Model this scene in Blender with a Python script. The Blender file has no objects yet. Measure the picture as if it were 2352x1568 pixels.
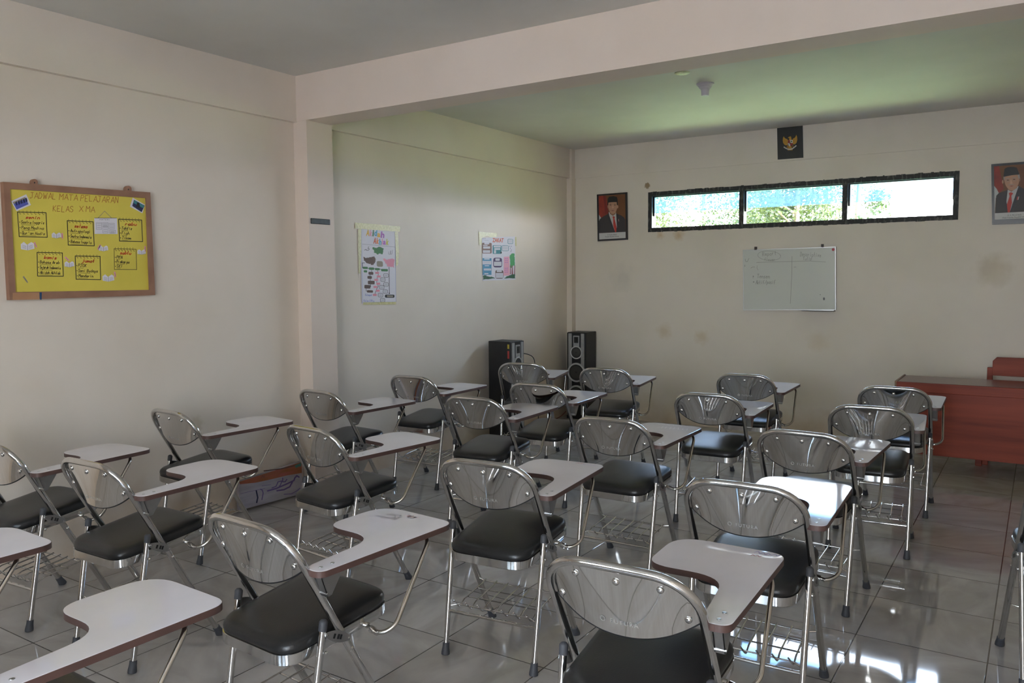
import bpy, bmesh, math, random
from mathutils import Vector, Matrix
random.seed(7)
S = bpy.context.scene
COL = S.collection
# ------------------------------------------------------------------ camera
FPX = 1857.88
CAM = Vector((4.3531, -7.8173, 1.5))
CR = Vector((0.83630348, 0.5482184, -0.00728552))
CU = Vector((-0.03614055, 0.06838182, 0.99700441))
CF = Vector((-0.54707435, 0.83353495, -0.07700087))
cd = bpy.data.cameras.new('camera'); cam = bpy.data.objects.new('camera', cd); COL.objects.link(cam)
cd.sensor_width = 36.0; cd.lens = FPX * 36.0 / 2352.0; cd.clip_start = 0.05; cd.clip_end = 400
cam.matrix_world = Matrix(((CR.x, CU.x, -CF.x, CAM.x), (CR.y, CU.y, -CF.y, CAM.y), (CR.z, CU.z, -CF.z, CAM.z), (0, 0, 0, 1)))
S.camera = cam
S.view_settings.view_transform = 'Standard'; S.view_settings.look = 'None'
S.view_settings.gamma = 1.0; S.view_settings.use_curve_mapping = False
S.view_settings.exposure = 0.44
S.cycles.use_denoising = True
S.cycles.max_bounces = 10; S.cycles.diffuse_bounces = 6; S.cycles.glossy_bounces = 5; S.cycles.transparent_max_bounces = 10
S.cycles.sample_clamp_indirect = 6.0
S.cycles.caustics_reflective = False; S.cycles.caustics_refractive = False
# ------------------------------------------------------------------ sky and sun
wd = bpy.data.worlds.new('world'); S.world = wd; wd.use_nodes = True
nt = wd.node_tree; nt.nodes.clear()
def nn(t, ty, **k):
    n = t.nodes.new(ty)
    for a, b in k.items(): setattr(n, a, b)
    return n
tc = nn(nt, 'ShaderNodeTexCoord'); sx = nn(nt, 'ShaderNodeSeparateXYZ'); rp = nn(nt, 'ShaderNodeValToRGB')
bg = nn(nt, 'ShaderNodeBackground'); wo = nn(nt, 'ShaderNodeOutputWorld')
rp.color_ramp.elements[0].position = 0.0; rp.color_ramp.elements[0].color = (0.95, 0.98, 1.0, 1)
rp.color_ramp.elements[1].position = 0.75; rp.color_ramp.elements[1].color = (0.42, 0.62, 1.0, 1)
e = rp.color_ramp.elements.new(0.2); e.color = (0.80, 0.90, 1.0, 1)
nt.links.new(tc.outputs['Generated'], sx.inputs[0]); nt.links.new(sx.outputs['Z'], rp.inputs[0])
# hazy sky, brighter towards the sun's side
dt = nn(nt, 'ShaderNodeVectorMath', operation='DOT_PRODUCT'); nt.links.new(tc.outputs['Generated'], dt.inputs[0]); dt.inputs[1].default_value = Vector((.78, .5, .38)).normalized()
gm = nn(nt, 'ShaderNodeMapRange'); gm.inputs['From Min'].default_value = 0.1; gm.inputs['From Max'].default_value = 1.0; gm.inputs['To Min'].default_value = .9; gm.inputs['To Max'].default_value = 2.0
nt.links.new(dt.outputs['Value'], gm.inputs[0])
vm = nn(nt, 'ShaderNodeVectorMath', operation='SCALE'); nt.links.new(rp.outputs[0], vm.inputs[0]); nt.links.new(gm.outputs[0], vm.inputs['Scale'])
nt.links.new(vm.outputs[0], bg.inputs[0]); bg.inputs[1].default_value = 17.0; nt.links.new(bg.outputs[0], wo.inputs[0])
sl = bpy.data.lights.new('sun', 'SUN'); sl.energy = 75.0; sl.angle = 0.02; sl.color = (1.0, 0.975, 0.94)
so = bpy.data.objects.new('sun', sl); COL.objects.link(so)
so.rotation_euler = Vector((-0.62, 0.04, -0.78)).to_track_quat('-Z', 'Y').to_euler()
# openings in the walls: (wall, a0, a1, z0, z1); portals guide the sky light through them
W, YB, H, HB = 4.95, -9.6, 2.888, 2.579
FWIN = (0.915, 3.73, 1.972, 2.378)
RWINS = []
RZ = (1.05, 2.45)
BWINS = [(1.55, 2.35), (2.5, 3.5)]
ADDED_DOOR = (3.72, 4.62, 0.0, 2.12)  # unseen back doorway, added to throw daylight onto the floor
def portal(loc, rot, sx_, sy_):
    l = bpy.data.lights.new('sky_portal', 'AREA'); l.shape = 'RECTANGLE'; l.size = sx_; l.size_y = sy_
    l.cycles.is_portal = True
    o = bpy.data.objects.new('sky_portal', l); COL.objects.link(o); o.location = loc; o.rotation_euler = rot
R90 = math.pi / 2
portal(((FWIN[0] + FWIN[1]) / 2, 0.16, (FWIN[2] + FWIN[3]) / 2), (-R90, 0, 0), FWIN[1] - FWIN[0], FWIN[3] - FWIN[2])
for a, b in RWINS: portal((W + 0.16, (a + b) / 2, sum(RZ) / 2), (0, R90, 0), RZ[1] - RZ[0], b - a)
for a, b in BWINS: portal(((a + b) / 2, YB - 0.16, sum(RZ) / 2), (R90, 0, 0), b - a, RZ[1] - RZ[0])
portal(((ADDED_DOOR[0] + ADDED_DOOR[1]) / 2, YB - 0.16, 1.06), (R90, 0, 0), ADDED_DOOR[1] - ADDED_DOOR[0], 2.12)

# ------------------------------------------------------------------ helpers
def lin(r, g, b):
    f = lambda c: (c / 255 / 12.92) if c / 255 <= 0.04045 else ((c / 255 + 0.055) / 1.055) ** 2.4
    return (f(r), f(g), f(b), 1)
MATS = {}
def mat(name, col, rough=0.6, metal=0.0, spec=0.5, **k):
    if name in MATS: return MATS[name]
    m = bpy.data.materials.new(name); m.use_nodes = True; MATS[name] = m
    b = m.node_tree.nodes['Principled BSDF']
    b.inputs['Base Color'].default_value = col; b.inputs['Roughness'].default_value = rough
    b.inputs['Metallic'].default_value = metal; b.inputs['Specular IOR Level'].default_value = spec
    for a, v in k.items(): b.inputs[a.replace('_', ' ')].default_value = v
    return m
def noisy(name, c1, c2, scale, rough=0.6, metal=0.0, spec=0.5, stretch=(1, 1, 1), detail=4, lo=0.35, hi=0.65, bump=0.0, bscale=None, rvar=0.0):
    m = mat(name, c1, rough, metal, spec); t = m.node_tree; b = t.nodes['Principled BSDF']
    co = nn(t, 'ShaderNodeTexCoord'); mp = nn(t, 'ShaderNodeMapping'); mp.inputs['Scale'].default_value = stretch
    no = nn(t, 'ShaderNodeTexNoise'); no.inputs['Scale'].default_value = scale; no.inputs['Detail'].default_value = detail
    r = nn(t, 'ShaderNodeValToRGB'); r.color_ramp.elements[0].color = c1; r.color_ramp.elements[1].color = c2
    r.color_ramp.elements[0].position = lo; r.color_ramp.elements[1].position = hi
    t.links.new(co.outputs['Object'], mp.inputs[0]); t.links.new(mp.outputs[0], no.inputs['Vector'])
    t.links.new(no.outputs['Fac'], r.inputs[0]); t.links.new(r.outputs[0], b.inputs['Base Color'])
    if rvar:
        mr = nn(t, 'ShaderNodeMapRange'); mr.inputs['To Min'].default_value = rough - rvar; mr.inputs['To Max'].default_value = rough + rvar
        t.links.new(no.outputs['Fac'], mr.inputs[0]); t.links.new(mr.outputs[0], b.inputs['Roughness'])
    if bump:
        n2 = nn(t, 'ShaderNodeTexNoise'); n2.inputs['Scale'].default_value = bscale or scale * 4; n2.inputs['Detail'].default_value = 3
        bp = nn(t, 'ShaderNodeBump'); bp.inputs['Strength'].default_value = bump; bp.inputs['Distance'].default_value = 0.01
        t.links.new(mp.outputs[0], n2.inputs['Vector']); t.links.new(n2.outputs['Fac'], bp.inputs['Height']); t.links.new(bp.outputs[0], b.inputs['Normal'])
    return m

class MB:
    def __init__(s): s.v = []; s.f = []; s.m = []
    def add(s, vs, fs, mi=0):
        n = len(s.v); s.v += [tuple(q) for q in vs]; s.f += [tuple(n + i for i in f) for f in fs]; s.m += [mi] * len(fs); return s
    def box(s, lo, hi, mi=0):
        x0, y0, z0 = lo; x1, y1, z1 = hi
        return s.add([(x0, y0, z0), (x1, y0, z0), (x1, y1, z0), (x0, y1, z0), (x0, y0, z1), (x1, y0, z1), (x1, y1, z1), (x0, y1, z1)],
                     [(0, 3, 2, 1), (4, 5, 6, 7), (0, 1, 5, 4), (1, 2, 6, 5), (2, 3, 7, 6), (3, 0, 4, 7)], mi)
    def tube(s, pts, r, seg=10, mi=0, cap=True, r2=None):
        P = [Vector(p) for p in pts]; n = len(P); T = []
        for i in range(n):
            a = P[max(i - 1, 0)]; b = P[min(i + 1, n - 1)]; T.append((b - a).normalized())
        u = T[0].orthogonal().normalized(); vs = []; fs = []
        for i in range(n):
            u = (u - T[i] * u.dot(T[i])).normalized(); w = T[i].cross(u)
            rr = r if r2 is None else r + (r2 - r) * i / (n - 1)
            for k in range(seg):
                a = 2 * math.pi * k / seg; vs.append(P[i] + (u * math.cos(a) + w * math.sin(a)) * rr)
        for i in range(n - 1):
            for k in range(seg):
                k2 = (k + 1) % seg; fs.append((i * seg + k, i * seg + k2, (i + 1) * seg + k2, (i + 1) * seg + k))
        if cap: fs += [tuple(reversed(range(seg))), tuple((n - 1) * seg + k for k in range(seg))]
        return s.add(vs, fs, mi)
    def lathe(s, prof, loc=(0, 0, 0), ax=(0, 0, 1), seg=20, mi=0):
        ax = Vector(ax).normalized(); u = ax.orthogonal().normalized(); w = ax.cross(u); L = Vector(loc); vs = []; fs = []
        for r, h in prof:
            for k in range(seg):
                a = 2 * math.pi * k / seg; vs.append(L + ax * h + (u * math.cos(a) + w * math.sin(a)) * max(r, 1e-5))
        for i in range(len(prof) - 1):
            for k in range(seg):
                k2 = (k + 1) % seg; fs.append((i * seg + k, i * seg + k2, (i + 1) * seg + k2, (i + 1) * seg + k))
        n = len(prof); fs += [tuple(reversed(range(seg))), tuple((n - 1) * seg + k for k in range(seg))]
        return s.add(vs, fs, mi)
    def loops(s, rings, mi=0, cap0=True, cap1=True):
        n = len(rings[0]); vs = [p for r in rings for p in r]; fs = []
        for i in range(len(rings) - 1):
            for k in range(n):
                k2 = (k + 1) % n; fs.append((i * n + k, i * n + k2, (i + 1) * n + k2, (i + 1) * n + k))
        if cap0: fs.append(tuple(reversed(range(n))))
        if cap1: fs.append(tuple((len(rings) - 1) * n + k for k in range(n)))
        return s.add(vs, fs, mi)
    def prism(s, out, f0, f1, mi=0):
        return s.loops([[f0(p) for p in out], [f1(p) for p in out]], mi)
    def build(s, name, mats, parent=None, smooth=30, loc=None, recalc=True):
        me = bpy.data.meshes.new(name); me.from_pydata(s.v, [], s.f)
        mats = mats if isinstance(mats, (list, tuple)) else [mats]
        for m in mats: me.materials.append(m)
        for p, i in zip(me.polygons, s.m): p.material_index = i
        bm = bmesh.new(); bm.from_mesh(me)
        if recalc: bmesh.ops.recalc_face_normals(bm, faces=bm.faces)
        if smooth:
            for f in bm.faces: f.smooth = True
            for ed in bm.edges:
                if len(ed.link_faces) == 2 and ed.calc_face_angle(0) > math.radians(smooth): ed.smooth = False
        bm.to_mesh(me); bm.free()
        o = bpy.data.objects.new(name, me); COL.objects.link(o)
        if parent: o.parent = parent
        if loc: o.location = loc
        return o
def tag(o, label=None, cat=None, group=None, kind=None):
    if label: o['label'] = label
    if cat: o['category'] = cat
    if group: o['group'] = group
    if kind: o['kind'] = kind
    return o
def empty(name, loc=(0, 0, 0), rz=0):
    o = bpy.data.objects.new(name, None); COL.objects.link(o); o.location = loc; o.rotation_euler = (0, 0, rz); o.empty_display_size = 0.1; return o
def struct(o): o['kind'] = 'structure'; return o
def fillet(pts, r, n=5):
    P = [Vector(p) for p in pts]; out = [P[0]]
    rs = r if isinstance(r, (list, tuple)) else [r] * (len(P) - 2)
    for i in range(1, len(P) - 1):
        a = (P[i - 1] - P[i]); b = (P[i + 1] - P[i]); d = min(rs[i - 1], a.length * 0.49, b.length * 0.49)
        p0 = P[i] + a.normalized() * d; p1 = P[i] + b.normalized() * d
        for k in range(n + 1):
            t = k / n; out.append(p0 * (1 - t) ** 2 + P[i] * 2 * t * (1 - t) + p1 * t * t)
    out.append(P[-1]); return out
def rounded(poly, r, n=5):
    P = [Vector((p[0], p[1], 0)) for p in poly]; out = []; m = len(P)
    rs = r if isinstance(r, (list, tuple)) else [r] * m
    for i in range(m):
        a = P[i - 1] - P[i]; b = P[(i + 1) % m] - P[i]; d = min(rs[i], a.length * 0.49, b.length * 0.49)
        p0 = P[i] + a.normalized() * d; p1 = P[i] + b.normalized() * d
        for k in range(n + 1):
            t = k / n; q = p0 * (1 - t) ** 2 + P[i] * 2 * t * (1 - t) + p1 * t * t; out.append((q.x, q.y))
    return out
def copy_tree(o, parent=None):
    c = o.copy(); COL.objects.link(c)
    if parent: c.parent = parent
    for ch in list(o.children): copy_tree(ch, c)
    return c
# measured photo pixel -> point on a wall plane (axis, value)
def hit(px, py, ax, val):
    d = CF + CR * ((px - 1176) / FPX) - CU * ((py - 784) / FPX)
    return CAM + d * ((val - CAM[ax]) / d[ax])

# ------------------------------------------------------------------ materials
def wall_mat(name, base, dark, spots=()):
    m = noisy(name, base, dark, 1.3, rough=0.55, detail=6, lo=0.42, hi=0.8, bump=0.12, bscale=9, spec=0.3)
    t = m.node_tree; b = t.nodes['Principled BSDF']; src = b.inputs['Base Color'].links[0].from_socket
    geo = nn(t, 'ShaderNodeNewGeometry'); sp = nn(t, 'ShaderNodeSeparateXYZ'); t.links.new(geo.outputs['Position'], sp.inputs[0])
    # scuffed, dusty skirting height
    n1 = nn(t, 'ShaderNodeTexNoise'); n1.inputs['Scale'].default_value = 5; n1.inputs['Detail'].default_value = 8
    t.links.new(geo.outputs['Position'], n1.inputs['Vector'])
    ad = nn(t, 'ShaderNodeMath', operation='MULTIPLY_ADD'); t.links.new(n1.outputs['Fac'], ad.inputs[0]); ad.inputs[1].default_value = -0.5; t.links.new(sp.outputs['Z'], ad.inputs[2])
    mr = nn(t, 'ShaderNodeMapRange'); mr.inputs['From Min'].default_value = -0.28; mr.inputs['From Max'].default_value = 0.05
    mr.inputs['To Min'].default_value = 0.55; mr.inputs['To Max'].default_value = 0.0; t.links.new(ad.outputs[0], mr.inputs[0])
    mx = nn(t, 'ShaderNodeMix', data_type='RGBA'); t.links.new(mr.outputs[0], mx.inputs['Factor']); t.links.new(src, mx.inputs['A']); mx.inputs['B'].default_value = lin(176, 148, 112)
    cur = mx.outputs['Result']
    for (px, py, pz, r, col, amt, soft) in spots:
        ds = nn(t, 'ShaderNodeVectorMath', operation='DISTANCE'); t.links.new(geo.outputs['Position'], ds.inputs[0]); ds.inputs[1].default_value = (px, py, pz)
        n2 = nn(t, 'ShaderNodeTexNoise'); n2.inputs['Scale'].default_value = 1.6 / r; n2.inputs['Detail'].default_value = 5; t.links.new(geo.outputs['Position'], n2.inputs['Vector'])
        a2 = nn(t, 'ShaderNodeMath', operation='MULTIPLY_ADD'); t.links.new(n2.outputs['Fac'], a2.inputs[0]); a2.inputs[1].default_value = r * 1.2; t.links.new(ds.outputs['Value'], a2.inputs[2])
        m2 = nn(t, 'ShaderNodeMapRange'); m2.inputs['From Min'].default_value = r * (1.6 - soft); m2.inputs['From Max'].default_value = r * 1.6
        m2.inputs['To Min'].default_value = amt; m2.inputs['To Max'].default_value = 0; t.links.new(a2.outputs[0], m2.inputs[0])
        x2 = nn(t, 'ShaderNodeMix', data_type='RGBA'); t.links.new(m2.outputs[0], x2.inputs['Factor']); t.links.new(cur, x2.inputs['A']); x2.inputs['B'].default_value = col
        cur = x2.outputs['Result']
    t.links.new(cur, b.inputs['Base Color']); return m
CREAM = lin(226, 215, 203); CREAMD = lin(215, 203, 189)
M_wall = wall_mat('cream_paint', CREAM, CREAMD, [(0, -5.9, 0.75, .35, lin(190, 165, 120), .15, .9), (0, -4.75, .62, .06, lin(160, 140, 100), .3, .6)])
M_front = wall_mat('cream_paint_front', lin(227, 218, 208), lin(215, 206, 192), [
    (0.904, 0, 2.449, .034, lin(150, 125, 88), .9, .25), (4.0, 0, 1.55, .16, lin(176, 160, 132), .4, .7), (4.05, 0, 1.5, .09, lin(214, 204, 188), .6, .6),
    (1.25, 0, 1.93, .07, lin(190, 150, 80), .55, .9), (1.05, 0, 1.94, .05, lin(190, 150, 80), .5, .9), (.62, 0, 1.5, .16, lin(200, 195, 188), .5, .7),
    (1.1, 0, .95, .1, lin(190, 160, 105), .35, .8), (1.5, 0, .9, .09, lin(190, 160, 105), .35, .8), (2.62, 0, .9, .12, lin(196, 172, 130), .25, .8)])
M_ceil = noisy('ceiling_paint', lin(218, 216, 210), lin(206, 204, 198), 1.1, rough=0.7, bump=.06, bscale=6)
M_beam = noisy('beam_paint', lin(227, 212, 201), lin(218, 202, 189), 1.0, rough=0.6, bump=.06, bscale=7)

def floor_mat():
    m = mat('glazed_floor_tile', lin(128, 122, 112), 0.09, 0, 0.6); t = m.node_tree; b = t.nodes['Principled BSDF']
    geo = nn(t, 'ShaderNodeNewGeometry'); sp = nn(t, 'ShaderNodeSeparateXYZ'); t.links.new(geo.outputs['Position'], sp.inputs[0])
    TS = 0.478
    def cell(sock, off):
        a = nn(t, 'ShaderNodeMath', operation='SUBTRACT'); t.links.new(sock, a.inputs[0]); a.inputs[1].default_value = off
        d = nn(t, 'ShaderNodeMath', operation='DIVIDE'); t.links.new(a.outputs[0], d.inputs[0]); d.inputs[1].default_value = TS
        f = nn(t, 'ShaderNodeMath', operation='FLOOR'); t.links.new(d.outputs[0], f.inputs[0])
        g = nn(t, 'ShaderNodeMath', operation='FRACT'); t.links.new(d.outputs[0], g.inputs[0])
        h = nn(t, 'ShaderNodeMath', operation='PINGPONG'); t.links.new(g.outputs[0], h.inputs[0]); h.inputs[1].default_value = 0.5
        return f.outputs[0], h.outputs[0]
    fx, hx = cell(sp.outputs['X'], 2.312); fy, hy = cell(sp.outputs['Y'], -5.228)
    mn = nn(t, 'ShaderNodeMath', operation='MINIMUM'); t.links.new(hx, mn.inputs[0]); t.links.new(hy, mn.inputs[1])
    gr = nn(t, 'ShaderNodeMapRange'); gr.inputs['From Min'].default_value = 0.003; gr.inputs['From Max'].default_value = 0.007; gr.inputs['To Min'].default_value = 1; gr.inputs['To Max'].default_value = 0
    t.links.new(mn.outputs[0], gr.inputs[0])
    cx = nn(t, 'ShaderNodeCombineXYZ'); t.links.new(fx, cx.inputs[0]); t.links.new(fy, cx.inputs[1])
    wn = nn(t, 'ShaderNodeTexWhiteNoise'); t.links.new(cx.outputs[0], wn.inputs['Vector'])
    an = nn(t, 'ShaderNodeMath', operation='MULTIPLY'); t.links.new(wn.outputs['Value'], an.inputs[0]); an.inputs[1].default_value = 6.28
    vr = nn(t, 'ShaderNodeVectorRotate', rotation_type='Z_AXIS'); t.links.new(geo.outputs['Position'], vr.inputs['Vector']); t.links.new(an.outputs[0], vr.inputs['Angle'])
    mp = nn(t, 'ShaderNodeMapping'); mp.inputs['Scale'].default_value = (1.5, 3.4, 1); t.links.new(vr.outputs[0], mp.inputs[0])
    no = nn(t, 'ShaderNodeTexNoise'); no.inputs['Scale'].default_value = 2.2; no.inputs['Detail'].default_value = 7; no.inputs['Distortion'].default_value = .6
    t.links.new(mp.outputs[0], no.inputs['Vector'])
    r = nn(t, 'ShaderNodeValToRGB'); r.color_ramp.elements[0].position = .3; r.color_ramp.elements[1].position = .72
    r.color_ramp.elements[0].color = lin(164, 158, 152); r.color_ramp.elements[1].color = lin(190, 185, 181)
    t.links.new(no.outputs['Fac'], r.inputs[0])
    mx = nn(t, 'ShaderNodeMix', data_type='RGBA'); t.links.new(gr.outputs[0], mx.inputs['Factor']); t.links.new(r.outputs[0], mx.inputs['A']); mx.inputs['B'].default_value = lin(62, 56, 50)
    t.links.new(mx.outputs['Result'], b.inputs['Base Color'])
    # dusty film: roughness breaks up slightly
    n2 = nn(t, 'ShaderNodeTexNoise'); n2.inputs['Scale'].default_value = 3; n2.inputs['Detail'].default_value = 4; t.links.new(geo.outputs['Position'], n2.inputs['Vector'])
    mr = nn(t, 'ShaderNodeMapRange'); mr.inputs['To Min'].default_value = 0.025; mr.inputs['To Max'].default_value = 0.075; t.links.new(n2.outputs['Fac'], mr.inputs[0])
    t.links.new(mr.outputs[0], b.inputs['Roughness'])
    bp = nn(t, 'ShaderNodeBump'); bp.inputs['Strength'].default_value = 0.25; bp.inputs['Distance'].default_value = 0.002; bp.invert = True
    t.links.new(gr.outputs[0], bp.inputs['Height']); t.links.new(bp.outputs[0], b.inputs['Normal']); return m
M_floor = floor_mat()
M_chrome = noisy('polished_chrome', (.66, .65, .64, 1), (.60, .59, .575, 1), 30, rough=.09, metal=1.0, rvar=.04)
M_plate = noisy('brushed_chrome_plate', (.80, .79, .775, 1), (.74, .73, .715, 1), 8, rough=.045, metal=1.0, stretch=(40, 1, 1), rvar=.02)
M_steel = noisy('satin_steel', (.45, .45, .45, 1), (.38, .38, .38, 1), 20, rough=.33, metal=1.0)
M_rod = noisy('nickel_rod', (.58, .55, .50, 1), (.50, .47, .43, 1), 25, rough=.2, metal=1.0)
M_vinyl = noisy('black_vinyl', (.012, .012, .013, 1), (.017, .017, .017, 1), 6, rough=.33, bump=.05, bscale=220, spec=.5)
M_rubber = mat('dark_grey_rubber', (.055, .056, .064, 1), .6)
M_black = mat('black_plastic', (.012, .012, .013, 1), .4)
M_lam = noisy('white_laminate', lin(232, 228, 234), lin(224, 220, 225), 4, rough=.05, spec=.55)
M_edge = noisy('brown_edge_band', lin(90, 66, 60), lin(80, 58, 53), 12, rough=.45)

# ------------------------------------------------------------------ the room
fl = struct(MB().box((-.15, YB - .15, -.12), (W + .15, .15, 0)).build('floor', M_floor, smooth=0))
ce = MB().box((-.9, YB - 1.6, H), (W + 1.6, .32, H + .15)); ce = struct(ce.build('ceiling', M_ceil, smooth=0))  # slab runs past the walls as unseen eaves, sized to screen the sky
wl = MB().box((-.15, YB - .15, 0), (0, .15, H)).box((0, YB, HB), (.038, -3.9, H)).box((0, -3.67, HB), (.038, 0, H))
struct(wl.build('wall_left', M_wall, smooth=0))
def wall_with_holes(axis, lo, hi, a0, a1, holes, mb):
    # a long wall along the other axis with rectangular holes [(s0,s1,z0,z1)]
    holes = sorted(holes); cur = a0
    def bx(s0, s1, z0, z1):
        if s1 - s0 < 1e-4 or z1 - z0 < 1e-4: return
        if axis == 'y': mb.box((s0, lo, z0), (s1, hi, z1))
        else: mb.box((lo, s0, z0), (hi, s1, z1))
    for s0, s1, z0, z1 in holes:
        bx(cur, s0, 0, H); bx(s0, s1, 0, z0); bx(s0, s1, z1, H); cur = s1
    bx(cur, a1, 0, H); return mb
wf = wall_with_holes('y', 0, .15, 0, W, [FWIN], MB()).box((.038, -.012, HB), (W, 0, H))
struct(wf.build('wall_front', M_front, smooth=0))
wr = wall_with_holes('x', W, W + .15, YB - .15, .15, [(a, b) + RZ for a, b in RWINS], MB())
struct(wr.build('wall_right', M_wall, smooth=0))
wb_ = wall_with_holes('y', YB - .15, YB, 0, W, [(a, b) + RZ for a, b in BWINS] + [ADDED_DOOR], MB())
struct(wb_.build('wall_back', M_wall, smooth=0))
# column, beam and the thin corner column
struct(MB().box((0, -3.905, 0), (.128, -3.668, 2.585)).build('trim_1', M_beam, smooth=0))
bm_ = MB().box((0, -3.909, 2.585), (W, -3.682, H)); struct(bm_.build('trim_2', M_beam, smooth=0))
struct(MB().box((0, -.085, 0), (.062, 0, H)).build('trim_3', M_wall, smooth=0))

# front window: dirty black frame, blue panes raised over the upper half
M_frame = noisy('flaking_black_paint', lin(30, 31, 31), lin(120, 118, 112), 14, rough=.6, stretch=(3, 1, 1), detail=8, lo=.52, hi=.8)
M_alu = mat('dull_black_channel', lin(26, 28, 30), .35, .3)
def glass(name, tint, haze, hcol):
    m = bpy.data.materials.new(name); m.use_nodes = True; t = m.node_tree; t.nodes.clear()
    tr = nn(t, 'ShaderNodeBsdfTransparent'); tr.inputs[0].default_value = tint
    df = nn(t, 'ShaderNodeBsdfTranslucent'); df.inputs[0].default_value = hcol
    gl = nn(t, 'ShaderNodeBsdfGlossy'); gl.inputs['Roughness'].default_value = .02
    m1 = nn(t, 'ShaderNodeMixShader'); m1.inputs[0].default_value = haze; m2 = nn(t, 'ShaderNodeMixShader')
    fr = nn(t, 'ShaderNodeFresnel'); fr.inputs['IOR'].default_value = 1.35
    ou = nn(t, 'ShaderNodeOutputMaterial')
    t.links.new(tr.outputs[0], m1.inputs[1]); t.links.new(df.outputs[0], m1.inputs[2]); t.links.new(fr.outputs[0], m2.inputs[0])
    t.links.new(m1.outputs[0], m2.inputs[1]); t.links.new(gl.outputs[0], m2.inputs[2]); t.links.new(m2.outputs[0], ou.inputs[0]); return m
M_blue = glass('blue_tinted_dusty_glass', (.48, .64, .78, 1), .055, (.50, .70, .86, 1))
M_clear = glass('clear_window_glass', (.93, .96, .95, 1), .02, (.9, .95, 1, 1))
x0, x1, z0, z1 = FWIN
win = struct(empty('window_1', ((x0 + x1) / 2, .05, z0)))
def wpart(name, mb, m, par=None, smooth=0):
    o = mb.build(name, m, smooth=smooth); o.parent = par or win; o.matrix_parent_inverse = Matrix.Translation((par or win).location).inverted() if (par or win) is win else Matrix(); return o
f = MB(); fw = .042
f.box((x0, -.004, z0), (x1, .10, z0 + fw)).box((x0, -.004, z1 - fw), (x1, .10, z1)).box((x0, -.004, z0 + fw), (x0 + fw, .10, z1 - fw)).box((x1 - fw, -.004, z0 + fw), (x1, .10, z1 - fw))
# ragged painted line round the opening
for k in range(110):
    t = random.random(); s = random.choice((0, 1)); q = x0 + t * (x1 - x0); w_ = random.uniform(.01, .05); h_ = random.uniform(.001, .006)
    zz = (z1 - .002, z1 + h_) if s else (z0 - h_ * .7, z0 + .002)
    f.box((q, -.0025, zz[0]), (min(q + w_, x1), .004, zz[1]))
wpart('frame', f, M_frame)
ML = [1.885, 2.826]
for q in ML: wpart('mullion', MB().box((q - .023, -.002, z0 + fw), (q + .023, .09, z1 - fw)), M_frame)
ed = [x0 + fw] + [v for q in ML for v in (q - .023, q + .023)] + [x1 - fw]
zm = 2.165
for k in range(3):
    a, b = ed[2 * k], ed[2 * k + 1]
    p = MB().box((a + .016, .045, zm), (b - .004, .050, z1 - fw)); wpart('pane', p, M_blue)
    wpart('track', MB().box((a, .03, zm - .03), (a + .016, .065, z1 - fw)).box((b - .006, .03, zm - .02), (b, .065, z1 - fw)).box((a + .016, .03, z1 - fw - .010), (b - .006, .065, z1 - fw)), M_alu)
# windows behind and beside the camera
M_wood = noisy('brown_painted_wood', lin(120, 78, 52), lin(92, 58, 38), 8, rough=.45, stretch=(1, 1, .2))
wn_ = 2
def side_window(wall, a, b):
    global wn_
    w = struct(empty('window_%d' % wn_)); wn_ += 1
    fr = MB(); ba = MB(); pa = MB()
    def bx(mb, s0, s1, d0, d1, zz0, zz1):
        if wall == 'right': mb.box((W + d0, s0, zz0), (W + d1, s1, zz1))
        else: mb.box((s0, YB - d1, zz0), (s1, YB - d0, zz1))
    q0, q1 = RZ
    bx(fr, a, b, .02, .1, q0, q0 + .06); bx(fr, a, b, .02, .1, q1 - .06, q1); bx(fr, a, a + .06, .02, .1, q0 + .06, q1 - .06); bx(fr, b - .06, b, .02, .1, q0 + .06, q1 - .06)
    m = (a + b) / 2; bx(fr, m - .03, m + .03, .02, .1, q0 + .06, q1 - .06); bx(fr, a + .06, b - .06, .03, .09, 1.84, 1.89)
    n = int((b - a) / .13)
    for k in range(1, n):
        s = a + (b - a) * k / n
        if abs(s - m) > .04: bx(ba, s - .006, s + .006, .11, .122, q0, q1)
    bx(pa, a + .06, m - .03, .058, .062, q0 + .06, 1.84); bx(pa, m + .03, b - .06, .058, .062, q0 + .06, 1.84)
    for nm, mb, mm in (('frame', fr, M_wood), ('bars', ba, M_black), ('glazing', pa, M_clear)): mb.build(nm, mm, w, smooth=0)
for a, b in RWINS: side_window('right', a, b)
for a, b in BWINS: side_window('back', a, b)

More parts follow.
